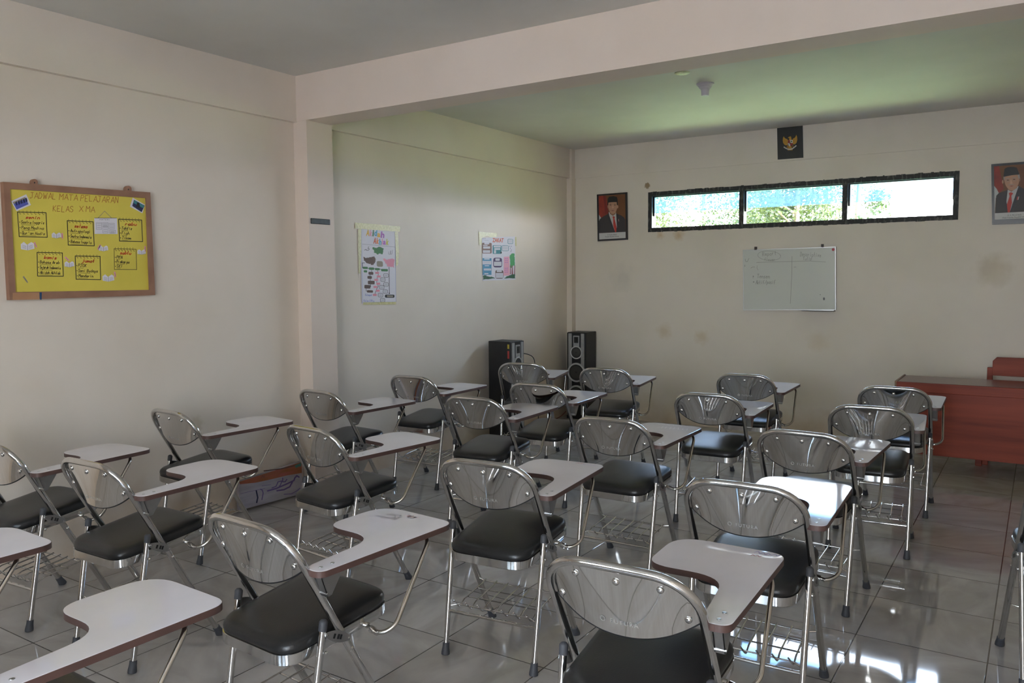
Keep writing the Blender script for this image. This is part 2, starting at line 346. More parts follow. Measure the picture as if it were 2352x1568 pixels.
# ------------------------------------------------------------------ outdoors
M_grass = noisy('sunlit_grass', lin(166, 170, 104), lin(184, 186, 120), 3, rough=.9)
M_earth = noisy('pale_dry_earth', lin(176, 160, 144), lin(156, 142, 126), 1, rough=.95)  # unseen bare earth in place of grass, keeps the bounced light neutral
gnd = struct(MB().box((-70, -70, -.5), (70, 90, -.19)).build('ground', M_earth, smooth=0))
M_lawn = M_grass
struct(MB().box((-40, .4, -.18), (40, 60, -.14)).build('ground_lawn', M_lawn, smooth=0))
M_pave = noisy('bounce_concrete', lin(172, 168, 162), lin(154, 150, 144), 1.5, rough=.85)
struct(MB().box((W + .15, -40, -.18), (30, .4, -.15)).box((-30, -40, -.18), (W + .15, YB - .15, -.15)).build('ground_bounce_paving', M_pave, smooth=0))  # unseen paving, added to bounce pale neutral daylight into the room
def leaf_mat(name, c1, c2):
    m = noisy(name, c1, c2, 2.5, rough=.55, lo=.3, hi=.7); t = m.node_tree; b = t.nodes['Principled BSDF']
    ou = [n for n in t.nodes if n.type == 'OUTPUT_MATERIAL'][0]; tl = nn(t, 'ShaderNodeBsdfTranslucent'); ms = nn(t, 'ShaderNodeMixShader'); ms.inputs[0].default_value = .4
    t.links.new(b.inputs['Base Color'].links[0].from_socket, tl.inputs[0]); t.links.new(b.outputs[0], ms.inputs[1]); t.links.new(tl.outputs[0], ms.inputs[2]); t.links.new(ms.outputs[0], ou.inputs[0]); return m
M_leafs = [leaf_mat('fresh_leaves', (.020, .036, .006, 1), (.044, .060, .014, 1)), leaf_mat('dark_leaves', (.014, .032, .007, 1), (.034, .056, .015, 1)), leaf_mat('pale_leaves', (.026, .036, .010, 1), (.050, .058, .020, 1))]
M_bark = noisy('grey_bark', lin(110, 98, 84), lin(82, 70, 58), 9, rough=.9, stretch=(1, 1, .3))
def tree(name, x, y, h, r, base, mi, n, label, cat, leaf=.12):
    t = empty(name, (x, y, -.18)); tag(t, label, cat, 'greenery outside the window')
    tr = MB(); lean = random.uniform(-.3, .3)
    tr.tube([(0, 0, 0), (lean * .3, .05, h * .3), (lean * .7, 0, h * .6), (lean, 0, h * .85)], .05 + h * .018, 8, r2=.03)
    cl = []
    for k in range(16):
        a = random.uniform(0, 6.28); rr = r * math.sqrt(random.random()) * .8; zc = random.uniform(base, h - r * .3)
        rr *= 1 - .35 * abs((zc - base) / (h - base) - .45)
        c = Vector((lean * .6 + rr * math.cos(a), rr * math.sin(a), zc)); cl.append((c, random.uniform(.28, .5) * r))
        st = Vector((lean * .4, 0, max(.2, min(zc - .4, h * .7))))
        tr.tube([st, st.lerp(c, .55) + Vector((0, 0, .12)), c], .035, 5, r2=.012)
    tr.build('trunk', M_bark, t, smooth=40)
    lf = MB(); vs = []; fs = []
    for k in range(n):
        c, cr = random.choice(cl); d = Vector((random.gauss(0, 1), random.gauss(0, 1), random.gauss(0, 1))).normalized()
        p = c + d * cr * random.random() ** .4; s = leaf * random.uniform(.6, 1.3)
        u = Vector((random.gauss(0, 1), random.gauss(0, 1), random.gauss(0, .6))).normalized(); v = u.orthogonal().normalized()
        v = (v + u.cross(v) * random.uniform(-1, 1)).normalized(); i = len(vs)
        vs += [p - u * s * .5, p + v * s * .26, p + u * s * .5, p - v * s * .26]; fs.append((i, i + 1, i + 2, i + 3))
    lf.add(vs, fs); lf.build('foliage', M_leafs[mi], t, smooth=0, recalc=False)
TREES = [(-6.6, 15.0, 6.6, 2.4, 1.4, 0, 5200, 'broad leafy tree seen through the left end of the window'),
         (-4.9, 21.6, 6.8, 2.2, 1.8, 1, 4400, 'darker tree seen left of the first window mullion'),
         (-1.6, 15.6, 6.0, 1.9, 1.7, 0, 4200, 'tree seen through the left half of the middle pane'),
         (-.55, 18.8, 6.8, 1.4, 1.6, 1, 3200, 'tree seen just beyond the right mullion of the window'),
         (-9.0, 29.0, 9.4, 3.6, 2.0, 1, 4600, 'tall tree far behind at the left end of the window'),
         (-5.5, 37.5, 10.0, 3.0, 2.0, 2, 4200, 'tall pale tree far behind the middle of the window')]
for i, (x, y, h, r, b, mi, n, lb) in enumerate(TREES): tree('leafy_tree', x, y, h, r, b, mi, int(n * 2.2), lb, 'tree')
SHR = [(-4.6, 12.0, 2.9, 1.5, 'yellow green bush low behind the left pane of the window'), (-1.2, 12.6, 2.8, 1.3, 'pale bush low in the middle pane of the window'), (1.35, 13.0, 3.15, .9, 'small brownish bush right of the right mullion outside')]
for x, y, h, r, lb in SHR: tree('garden_bush', x, y, h, r, .5, 2, 4200, lb, 'bush', .085)

# ------------------------------------------------------------------ the folding tablet chair
SLOPE = -.548; Y0 = .238
def ty(z): return Y0 + SLOPE * z
def loop_z(x):   # height of the tube centre line of the back loop at |x|
    a = min(abs(x), .2) ; t = max(0.0, (a - .085) / .115); return .804 - .10 * (1 - math.sqrt(max(0, 1 - t ** 2.1)))
def text_polys(body, size, **k):
    cu = bpy.data.curves.new('txt', 'FONT'); cu.body = body; cu.size = size; cu.resolution_u = 2
    for a, b in k.items(): setattr(cu, a, b)
    o = bpy.data.objects.new('txt', cu); COL.objects.link(o); dg = bpy.context.evaluated_depsgraph_get(); dg.update()
    me = bpy.data.meshes.new_from_object(o.evaluated_get(dg)); vs = [tuple(v.co) for v in me.vertices]; fs = [tuple(p.vertices) for p in me.polygons]
    bpy.data.objects.remove(o); bpy.data.curves.remove(cu); bpy.data.meshes.remove(me); return vs, fs
def make_chair():
    root = empty('folding_chair')
    # seat cushion and chrome pan
    out = rounded([(-.172, -.19), (.172, -.19), (.192, .215), (-.192, .215)], [.075, .075, .085, .085], 7)
    zt = lambda y: .434 + .045 * (y + .19) / .405          # pan tilts up to the front
    ins = lambda k: [(x * k, .0125 + (y - .0125) * k) for x, y in out]
    rings = []
    for k, dz in ((.965, .000), (1.0, .008), (1.005, .018), (.99, .029), (.95, .036), (.86, .041), (.7, .044), (.45, .046), (.2, .047)):
        rings.append([(x, y, zt(y) + dz) for x, y in ins(k)])
    MB().loops(rings).build('seat', M_vinyl, root, smooth=50)
    r1 = [[(x, y, zt(y) + dz) for x, y in ins(k)] for k, dz in ((.93, -.031), (.995, -.031), (1.012, -.027), (1.012, .003), (1.0, .004), (.95, .002))]
    MB().loops(r1).build('seat_frame', M_chrome, root, smooth=40)
    # back loop
    r = .0122; xs = .203
    L = []
    for k in range(6): L.append((-xs, ty(.40 + k * .05), .40 + k * .05))
    N = 26; arc = []
    for k in range(N + 1):
        x = -xs + 2 * xs * k / N; arc.append(x)
    top = [(-xs, .665), (-xs, .70)]
    for k in range(1, 12):
        a = math.pi / 2 * k / 12; top.append((-.085 - (xs - .085) * math.cos(a) ** .92, .70 + .104 * math.sin(a) ** .92))
    top += [(-.085, .804), (-.04, .8045), (0, .805), (.04, .8045), (.085, .804)]
    top += [(-x, z) for x, z in reversed(top[:13])]
    for x, z in top: L.append((x, ty(z), z))
    for k in reversed(range(6)): L.append((xs, ty(.40 + k * .05), .40 + k * .05))
    MB().tube(L, r, 12).build('back_frame', M_chrome, root, smooth=60)
    # backrest plate, bowed to the rear between its rivets
    pl = MB(); nu, nv = 28, 8; fr = []; bk = []
    def loopz(x):
        a = abs(x)
        if a <= .085: return .804
        for i in range(len(top) - 1):
            if top[i][0] <= -a <= top[i + 1][0] and top[i + 1][0] > top[i][0]:
                t = (-a - top[i][0]) / (top[i + 1][0] - top[i][0]); return top[i][1] + t * (top[i + 1][1] - top[i][1])
        return .70
    def pt(u, v):
        x = .199 * u; zb = .622 + .070 * abs(u) ** 2.3; ztp = loopz(x * .985); z = zb + (ztp - zb) * v
        y = ty(z) + .006 - (1 - u * u) * (.068 * (1 - v) + .006 * v); return x, y, z
    for i in range(nu + 1):
        for j in range(nv + 1):
            x, y, z = pt(-1 + 2 * i / nu, j / nv); bk.append((x, y, z)); fr.append((x, y + .003, z))
    n = len(bk); fs = []
    idx = lambda i, j: i * (nv + 1) + j
    for i in range(nu):
        for j in range(nv):
            q = (idx(i, j), idx(i + 1, j), idx(i + 1, j + 1), idx(i, j + 1)); fs.append(q); fs.append(tuple(n + k for k in reversed(q)))
    for i in range(nu):
        fs.append((idx(i, 0), n + idx(i, 0), n + idx(i + 1, 0), idx(i + 1, 0))); fs.append((idx(i, nv), idx(i + 1, nv), n + idx(i + 1, nv), n + idx(i, nv)))
    for j in range(nv):
        fs.append((idx(0, j), idx(0, j + 1), n + idx(0, j + 1), n + idx(0, j))); fs.append((idx(nu, j), n + idx(nu, j), n + idx(nu, j + 1), idx(nu, j + 1)))
    pl.add(bk + fr, fs); pl = pl.build('backrest', M_plate, root, smooth=40)
    lip = [pt(-1 + 2 * i / 40, 0) for i in range(41)]
    MB().tube([(x, y + .003, z - .001) for x, y, z in lip], .0035, 6).build('edge_trim', M_black, pl, smooth=60)
    dome = [(.0095, 0), (.0095, .0015), (.008, .004), (.005, .0058), (.001, .0063)]
    rme = None
    for x, z in ((-.112, .768), (0, .768), (.112, .768), (-.168, .694), (.168, .694)):
        u = x / .199; v = 0
        zb = .622 + .070 * abs(u) ** 2.3; v = (z - zb) / (loopz(x) - zb); p = pt(u, v)
        if rme is None:
            o = MB().lathe(dome, (0, 0, 0), (0, -1, -.12), 14).build('rivet', M_chrome, pl, smooth=60); rme = o.data
        else:
            o = bpy.data.objects.new('rivet', rme); COL.objects.link(o); o.parent = pl
        o.location = p
    vs, fs = text_polys('FUTURA', .017, align_x='CENTER', space_character=1.25, extrude=.0)
    lt = MB()
    def onplate(x, z):
        u = x / .199; zb = .622 + .070 * abs(u) ** 2.3; q = pt(u, (z - zb) / (loopz(x) - zb)); return (q[0], q[1] - .0008, q[2])
    lt.add([onplate(x + .012, .652 + y) for x, y, z in vs], fs)
    ring = [(-.046 + .008 * math.cos(a * .524), .658 + .008 * math.sin(a * .524)) for a in range(13)]
    for (xa, za), (xb, zb_) in zip(ring, ring[1:]):
        ia = (-.046 + (xa + .046) * .62, .658 + (za - .658) * .62); ib = (-.046 + (xb + .046) * .62, .658 + (zb_ - .658) * .62)
        lt.add([onplate(xa, za), onplate(xb, zb_), onplate(*ib), onplate(*ia)], [(0, 1, 2, 3)])
    lt.build('lettering', mat('stamped_letters', (.80, .79, .78, 1), .4, 1.0), pl, smooth=0)
    # legs
    foot = [(.012, .050), (.0135, .049), (.0135, .030), (.0165, .012), (.0165, .003), (.014, 0)]
    def leg(p0, p1, rad, cap):
        a, b = Vector(p0), Vector(p1); d = (b - a).normalized(); e_ = b - d * .02
        o = MB().tube([a, a.lerp(e_, .5), e_], rad, 12).build('leg', M_chrome, root, smooth=60)
        ft = MB().lathe(foot, b, -d, 14); ft.v = [(x, y, max(z, 0.0)) for x, y, z in ft.v]
        fo = MB(); prof = [(rad + .001, .048), (rad + .0025, .047), (rad + .003, .03), (rad + .006, .010), (rad + .006, .002), (rad + .004, 0)]
        fo.lathe(prof, b, -d, 14); fo.v = [(x, y, max(z, 0.0005)) for x, y, z in fo.v]
        fo.build('rubber_foot', M_rubber, o, smooth=40)
        if cap: MB().lathe([(rad + .0012, -.022), (rad + .0016, -.006), (rad + .0016, .004), (rad * .7, .010), (.001, .012)], a, -d, 12).build('end_cap', M_rubber, o, smooth=40)
    for s in (-1, 1):
        leg((s * .203, ty(.40), .40), (s * .201, Y0, 0), .0122, False)
        leg((s * .203, -.081, .513), (s * .196, -.166, 0), .0112, True)
    yr = lambda z: -.166 + (.085) * z / .513
    MB().tube([(-.196, yr(.172), .172), (.196, yr(.172), .172)], .007, 10).build('stretcher', M_chrome, root, smooth=60)
    # wire book rack
    w = MB(); yb, yf = yr(.195) + .012, ty(.215) - .014; rz_ = lambda y: .196 + .022 * (y - yb) / (yf - yb)
    rw = .0034
    w.tube(fillet([(-.196, yr(.19), .19), (-.165, yb + .005, rz_(yb)), (.165, yb + .005, rz_(yb)), (.196, yr(.19), .19)], .01), rw, 6)
    w.tube(fillet([(-.203, ty(.222), .222), (-.165, yf - .004, rz_(yf)), (.165, yf - .004, rz_(yf)), (.203, ty(.222), .222)], .01), rw, 6)
    for t in (.36, .70): y = yb + (yf - yb) * t; w.tube([(-.168, y, rz_(y) - .004), (.168, y, rz_(y) - .004)], rw, 6)
    for k in range(7):
        x = -.162 + .054 * k
        w.tube(fillet([(x - .014, yb - .008, rz_(yb) + .016), (x, yb + .012, rz_(yb) - .014), (x, yb + .05, rz_(yb + .05)), (x, yf - .03, rz_(yf - .03)), (x, yf + .004, rz_(yf) + .004)], .008, 3), rw, 6)
    w.build('book_rack', M_chrome, root, smooth=60)
    # leaf-shaped link plates
    for s in (-1, 1):
        lp = MB(); a = Vector((0, -.084, .482)); b = Vector((0, .008, .440)); d = (b - a); nrm = Vector((0, -d.z, d.y)).normalized(); top_ = []; bot = []
        for k in range(11):
            t = k / 10; wd_ = .005 + .012 * math.sin(math.pi * t) ** .8; c = a + d * t; top_.append(c + nrm * wd_); bot.append(c - nrm * wd_)
        out2 = top_ + bot[::-1]
        lp.loops([[(s * .2145, p.y, p.z) for p in out2], [(s * .2170, p.y, p.z) for p in out2]])
        for t0 in (.34, .50, .60):
            c = a + d * t0; q = d.normalized(); g = [c - q * .004 - nrm * .007, c + q * .004 - nrm * .007, c + q * .004 + nrm * .007, c - q * .004 + nrm * .007]
            lp.add([(s * .2175, p.y, p.z) for p in g], [(0, 1, 2, 3)], 1)
        for c in (a + d * .06, b - d * .06, Vector((0, -.083, .427)), Vector((0, ty(.405), .405))): lp.lathe([(.006, 0), (.006, .003), (.002, .006)], (s * .212, c.y, c.z), (s, 0, 0), 10, 2)
        lp.build('link_plate', [M_steel, M_black, M_chrome], root, smooth=35)
    # writing tablet
    o2 = [(.198, -.085), (.262, -.085), (.262, .435), (-.070, .445), (-.078, .175), (.150, .168), (.168, .04)]
    o2 = rounded([(.192, -.138), (.262, -.138), (.262, .438), (-.078, .446), (-.072, .166), (.160, .168)], [.035, .035, .055, .105, .075, .10], 8)
    zt0, zt1 = .672, .690
    tb = MB().loops([[(x, y, zt1 - .0004) for x, y in o2], [(.09 + (x - .09) * .99, .15 + (y - .15) * .99, zt1 + .0008) for x, y in o2]])
    tab = tb.build('tablet', M_lam, root, smooth=0)
    MB().loops([[(x, y, zt0) for x, y in o2], [(x, y, zt1) for x, y in o2]]).build('edge_band', M_edge, tab, smooth=40)
    sm = None
    for y in (-.105, -.062):
        if sm is None:
            o = MB().lathe([(.006, 0), (.0055, .0012), (.001, .0014)], (0, 0, 0), (0, 0, 1), 10).build('screw', M_steel, tab, smooth=40); sm = o.data
        else:
            o = bpy.data.objects.new('screw', sm); COL.objects.link(o); o.parent = tab
        o.location = (.227, y, zt1 + .0008)
    br = MB(); pr = [(-.118, .672), (-.032, .672), (-.078, .606), (-.094, .602)]
    for xa, xb in ((.2145, .217), (.238, .2405)): br.loops([[(xa, y, z) for y, z in pr], [(xb, y, z) for y, z in pr]])
    br.add([(.2145, -.118, .672), (.2405, -.118, .672), (.2405, -.094, .602), (.2145, -.094, .602), (.2145, -.115, .672), (.2405, -.115, .672), (.2405, -.091, .602), (.2145, -.091, .602)],
           [(0, 1, 2, 3), (4, 7, 6, 5), (0, 4, 5, 1), (3, 2, 6, 7), (0, 3, 7, 4), (1, 5, 6, 2)])
    br.tube([(.208, -.098, .612), (.243, -.094, .612)], .0045, 8)
    br.build('tablet_bracket', M_steel, root, smooth=35)
    rd = MB(); rd.tube(fillet([(.165, .118, .427), (.225, .118, .412), (.262, .150, .435), (.250, .318, .655), (.205, .345, .668)], [.03, .04, .03], 7), .0072, 10)
    ro = rd.build('support_rod', M_rod, root, smooth=60)
    MB().lathe([(.011, 0), (.011, .016)], (.186, .118, .421), (1, 0, -.2), 10).lathe([(.009, 0), (.009, .01)], (.208, .118, .416), (1, 0, -.2), 10).build('clamp', M_chrome, ro, smooth=40)
    return root
CH = [  # x, y, degrees, label
 ('A1', .535, -5.985, 4.5, 'chrome tablet chair beside the left wall, its backrest cut by the left edge'),
 ('A2', 1.275, -5.949, .9, 'chrome tablet chair with its whole seat in view, one place out from the left wall'),
 ('A3', .468, -5.044, -4, 'chrome tablet chair at the left wall, just left of the painted board on the floor'),
 ('B1', 1.542, -6.969, 0, 'tablet chair at the left edge showing only its white tablet corner and rod'),
 ('B2', 2.389, -6.979, -1, 'tablet chair at the bottom left showing only one large white tablet'),
 ('B3', 2.45, -6.131, -3.3, 'large tablet chair near the camera with faint grey and pink smudges on its tablet'),
 ('C1', 1.507, -4.999, -6.8, 'chrome tablet chair just right of the painted board, second out from the left wall'),
 ('C2', .582, -4.082, -3.9, 'chrome tablet chair standing against the wall column with the black strip'),
 ('C3', .573, -3.201, 1.7, 'chrome tablet chair by the wall under the tall poster, left of the left loudspeaker'),
 ('D1', 2.576, -5.157, 5.9, 'tablet chair in the middle foreground, small pink ink marks at the tablet corner'),
 ('D2', 1.568, -3.826, 3, 'tablet chair whose backrest partly covers the foot of the left loudspeaker'),
 ('D3', 1.568, -3.123, 3.9, 'tablet chair between the two loudspeakers, second back from the front wall'),
 ('D4', .739, -2.069, 16.6, 'tablet chair directly in front of the left loudspeaker, slightly turned'),
 ('E1', 3.507, -5.892, 1.7, 'biggest tablet chair, cut by the bottom edge, with red ink marks on its tablet'),
 ('E2', 3.522, -4.965, 1.9, 'tablet chair whose white tablet glares brightly, next beyond the biggest chair'),
 ('E3', 2.584, -4.06, .6, 'tablet chair in mid room with a scuffed grey tablet and clear wire rack below'),
 ('E4', 1.527, -2.084, 9.4, 'tablet chair directly in front of the right loudspeaker in the corner'),
 ('F1', 3.482, -3.932, -1.9, 'tablet chair just beyond the one whose tablet glares bright white'),
 ('F2', 2.692, -3.001, 3.4, 'tablet chair with a pale shining seat below the left part of the whiteboard'),
 ('F3', 2.591, -1.936, 2, 'tablet chair under the whiteboard, closest to the front wall there'),
 ('G1', 3.587, -3.016, 5.1, 'tablet chair second from the wooden desk, slim tablet edge showing'),
 ('G2', 3.588, -2.136, 2.1, 'tablet chair next to the wooden desk, overlapping its front panel'),
 ('H', 4.502, -4.259, 12, 'tablet chair at the right edge showing only its left legs'),
]
proto = make_chair(); CHAIRS = {}
for i, (k, x, y, a, lb) in enumerate(CH):
    o = proto if i == 0 else copy_tree(proto)
    o.location = (x, y, 0); o.rotation_euler = (0, 0, math.radians(a)); tag(o, lb, 'chair', 'folding tablet chairs in rows'); CHAIRS[k] = o
tb_ = [c for c in CHAIRS['E2'].children if c.name.split('.')[0] == 'tablet'][0]; tb_.rotation_euler.x = math.radians(1.0)
# ink left on three tablets
def tablet_of(k): return [c for c in CHAIRS[k].children if c.name.split('.')[0] == 'tablet'][0]
def ink(k, strokes, label, name='ink_mark'):
    mb = MB(); ms = []
    for pts, w, m in strokes:
        if m not in ms: ms.append(m)
        for a, b in zip(pts, pts[1:]):
            a = Vector((a[0], a[1], .6913)); b = Vector((b[0], b[1], .6913)); d = (b - a).normalized(); q = Vector((-d.y, d.x, 0)) * w / 2
            mb.add([a - q, b - q, b + q, a + q], [(0, 1, 2, 3)], ms.index(m))
    o = mb.build(name, ms, tablet_of(k), smooth=0); o['label'] = label
I_gr = mat('faded_grey_ink', lin(186, 182, 188), .3); I_pk = mat('faded_pink_ink', lin(208, 184, 188), .3); I_rd = mat('red_ink', lin(170, 90, 104), .4); I_bl = mat('violet_ink', lin(160, 152, 186), .4)
def scrib(x, y, w, h, n, jit=.004): return [(x + w * i / n + random.uniform(-jit, jit), y + (h if i % 2 else 0) + random.uniform(-jit, jit)) for i in range(n + 1)]
ink('B3', [(scrib(-.01, .33, .05, .02, 9), .004, I_gr), (scrib(.0, .37, .06, .02, 10), .004, I_gr), (scrib(.075, .39, .045, .02, 9), .006, I_pk), (scrib(.05, .34, .03, .03, 6), .004, I_gr)], 'faint grey and pink smudges')
ink('E1', [(scrib(.17, .375, .03, .012, 5, .002), .003, I_rd), (scrib(.175, .405, .07, .015, 9), .004, I_bl)], 'small red and violet scribble')
ink('D1', [(scrib(.13, .41, .03, .01, 5, .002), .003, I_rd), (scrib(.16, .395, .07, .012, 9), .003, I_bl)], 'small pink and violet scribble')
ink('E3', [(scrib(.0, .40, .22, .012, 26), .003, I_gr), (scrib(.05, .3, .16, .05, 14), .003, I_gr)], 'grey scuffs')

# ------------------------------------------------------------------ desk and teacher's chair
M_desk = noisy('reddish_varnished_wood', lin(156, 60, 28), lin(112, 38, 18), 3.2, rough=.55, stretch=(.35, 1, 5), detail=8, lo=.3, hi=.75, rvar=.1)
M_top = noisy('dark_varnished_top', lin(112, 66, 52), lin(94, 52, 42), 3, rough=.24, stretch=(.3, 4, 1), detail=6)
M_trim = noisy('worn_wood_edge', lin(150, 118, 92), lin(122, 84, 62), 8, rough=.5)
dk = empty('teacher_desk', (4.02, -.76, 0)); tag(dk, 'reddish brown wooden desk with a closed front panel at the right, below the window', 'desk')
DX = lambda x: x - 4.02; DY = lambda y: y + .76
def dbox(name, lo, hi, m, bev=0, par=dk, mi=0):
    o = MB().box((DX(lo[0]), DY(lo[1]), lo[2]), (DX(hi[0]), DY(hi[1]), hi[2])).build(name, m, par, smooth=0)
    if bev:
        b = o.modifiers.new('b', 'BEVEL'); b.width = bev; b.segments = 2
    return o
dbox('desktop', (3.432, -1.005, .664), (4.62, -.52, .690), M_top, .004)
dbox('side_trim', (3.418, -1.012, .640), (3.432, -.515, .696), M_trim, .003)
dbox('apron', (3.424, -1.010, .618), (4.62, -.986, .690), M_desk, .003)
dbox('front_panel', (3.43, -.985, .138), (4.62, -.965, .618), M_desk, .002)
dbox('side_panel', (3.43, -.93, .30), (3.448, -.57, .664), M_desk, .002)
for x, y in ((3.424, -.962), (4.56, -.962), (3.424, -.58), (4.56, -.58)): dbox('leg', (x, y, 0), (x + .06, y + .06, .664), M_desk, .003)
dbox('leg', (3.95, -.53, 0), (3.995, -.485 - .01, .664), M_desk, .003)
dbox('drawer', (4.0, -.93, .50), (4.55, -.52, .655), M_desk, .003)
tcx = empty('wooden_chair', (4.26, -.24, 0)); tag(tcx, 'wooden chair behind the desk, only its top back rail showing', 'chair')
def cpart(name, mb, m=M_desk): mb.v = [(x - 4.26, y + .24, z) for x, y, z in mb.v]; o = mb.build(name, m, tcx, smooth=0); b = o.modifiers.new('b', 'BEVEL'); b.width = .003; b.segments = 2; return o
ov = [(4.03, .690), (4.03, .808), (4.058, .840), (4.462, .840), (4.49, .808), (4.49, .690)]
cpart('backrest', MB().prism(ov, lambda p: (p[0], -.215, p[1]), lambda p: (p[0], -.193, p[1])))
for x in (3.993, 4.487): cpart('post', MB().box((x, -.195, 0), (x + .04, -.155, .752)))
cpart('seat', MB().box((3.99, -.47, .42), (4.53, -.15, .445)))
for x in (3.993, 4.487): cpart('leg', MB().box((x, -.465, 0), (x + .04, -.425, .42)))
cpart('back_slat', MB().box((4.033, -.19, .56), (4.487, -.17, .62)))

# ------------------------------------------------------------------ loudspeakers
M_cab = noisy('black_vinyl_cabinet', (.010, .010, .011, 1), (.014, .014, .015, 1), 20, rough=.45)
M_sil = noisy('silver_plastic', (.42, .42, .43, 1), (.36, .36, .37, 1), 20, rough=.35, metal=.4)
M_ring = mat('bright_silver_ring', (.62, .62, .63, 1), .35, .2)
M_cone = mat('grey_cone', (.045, .043, .040, 1), .6); M_gr2 = mat('dark_dust_cap', (.014, .014, .014, 1), .35)
def make_speaker():
    r = empty('loudspeaker'); wd2, dp, ht = .112, .245, .93
    c = MB().box((-wd2, .012, .035), (wd2, dp, ht)).build('cabinet', M_cab, r, smooth=0); b = c.modifiers.new('b', 'BEVEL'); b.width = .004; b.segments = 2
    MB().box((-wd2 - .006, -.002, 0), (wd2 + .006, dp + .004, .035)).build('base', M_black, r, smooth=0)
    MB().box((-wd2, 0, .035), (wd2, .012, ht - .004)).build('baffle', M_black, r, smooth=0)
    for s in (-1, 1): MB().box((s * .074 - .019, -.009, .05), (s * .074 + .019, 0, ht - .012)).build('side_strip', M_sil, r, smooth=0)
    tw = MB().loops([[(x, -.010, z) for x, z in rounded([(-.034, .775), (.034, .775), (.036, .895), (-.036, .895)], .006)], [(x, 0, z) for x, z in rounded([(-.034, .775), (.034, .775), (.036, .895), (-.036, .895)], .006)]]).build('tweeter_plate', M_sil, r, smooth=40)
    MB().box((-.024, -.013, .818), (.024, -.0095, .882)).lathe([(.014, 0), (.012, .003), (.001, .004)], (0, -.013, .85), (0, -1, 0), 16).build('tweeter', M_gr2, tw, smooth=40)
    for z, rr in ((.715, .070), (.502, .104), (.262, .104)):
        rg = MB().lathe([(rr * .80, .004), (rr * .84, .014), (rr * .95, .016), (rr, .010), (rr, 0)], (0, 0, z), (0, -1, 0), 36)
        d = rg.build('driver_ring', M_ring, r, smooth=50)
        MB().lathe([(rr * .70, .013), (rr * .62, .014), (rr * .55, .008), (rr * .3, .005)], (0, 0, z), (0, -1, 0), 32).build('cone', M_cone, d, smooth=50)
        MB().lathe([(rr * .3, .007), (rr * .2, .012), (rr * .02, .014)], (0, 0, z), (0, -1, 0), 24).lathe([(rr * .82, .004), (rr * .81, .010), (rr * .66, .011)], (0, 0, z), (0, -1, 0), 28).build('dust_cap', M_gr2, d, smooth=50)
    return r
sp1 = make_speaker(); sp1.location = (.222, -.272, 0); sp1.rotation_euler = (0, 0, math.radians(2)); tag(sp1, 'black and silver tower loudspeaker standing in the room corner, front facing the room', 'loudspeaker', 'pair of tower loudspeakers')
sp2 = copy_tree(sp1); sp2.location = (.315, -1.578, 0); sp2.rotation_euler = (0, 0, math.radians(90)); tag(sp2, 'black tower loudspeaker at the left wall turned sideways, with red and yellow stickers', 'loudspeaker', 'pair of tower loudspeakers')
for nm, zz, colr in (('yellow_sticker', (.865, .905), lin(190, 170, 60)), ('red_sticker', (.775, .845), lin(170, 60, 56))):
    # local -x side of the turned cabinet faces the camera
    MB().box((-.1128, .014, zz[0]), (-.112, .034, zz[1])).build(nm, mat(nm + '_paper', colr, .5), sp2, smooth=0)
M_cable = mat('black_cable', (.01, .01, .01, 1), .5); M_red = mat('red_cable', lin(120, 50, 36), .5)
tag(MB().tube(fillet([(.255, -1.456, .80), (.29, -1.40, .80), (.36, -1.36, .77), (.39, -1.34, .5), (.37, -1.3, .12), (.33, -1.25, .006), (.2, -1.0, .005), (.09, -.7, .005)], .06, 6), .004, 6).build('speaker_cable', M_cable, smooth=60), 'thin black cable looping from the side of the left loudspeaker to the floor', 'cable')
tag(MB().tube(fillet([(.40, -1.60, .005), (.46, -1.25, .005), (.30, -1.0, .005), (.12, -.75, .005), (.06, -.5, .005), (.05, -.3, .02), (.05, -.2, .06)], .12, 7), .004, 6).build('red_cable', M_red, smooth=60), 'thin red cable on the floor between the two loudspeakers', 'cable')

# ------------------------------------------------------------------ ceiling fittings, column strip
M_lampw = noisy('pale_plastic', lin(205, 200, 208), lin(196, 190, 200), 10, rough=.45)
ch = empty('ceiling_lampholder', (2.269, -2.088, H)); tag(ch, 'pale stepped lampholder without a bulb on the ceiling', 'lamp')
MB().lathe([(.062, 0), (.062, -.008), (.055, -.012), (.050, -.022), (.046, -.024)], (0, 0, 0), (0, 0, 1), 28).build('base', M_lampw, ch, smooth=35)
MB().lathe([(.046, -.024), (.040, -.036), (.034, -.038), (.030, -.046)], (0, 0, 0), (0, 0, 1), 28).build('collar', M_lampw, ch, smooth=35)
MB().lathe([(.029, -.046), (.027, -.082), (.024, -.086)], (0, 0, 0), (0, 0, 1), 28).build('socket', M_lampw, ch, smooth=35)
tag(MB().lathe([(.052, 0), (.050, -.004), (.044, -.006), (.001, -.006)], (2.248, -2.478, H), (0, 0, 1), 24).build('ceiling_cover', noisy('yellowed_cover', lin(210, 212, 170), lin(180, 180, 140), 40, rough=.5), smooth=35), 'small round yellowish cover plate on the ceiling near the beam', 'cover plate')
pa = hit(713.0, 500.5, 0, .13); pb = hit(757.5, 516.5, 0, .13)
cs = MB().box((.1285, pa.y, pb.z), (.136, pb.y, pa.z)).build('black_strip', noisy('worn_black_metal', lin(40, 44, 44), lin(26, 28, 28), 30, rough=.45), smooth=0)
bv = cs.modifiers.new('b', 'BEVEL'); bv.width = .004; bv.segments = 2
tag(cs, 'small black rectangular strip fixed to the side of the wall column', 'strip')

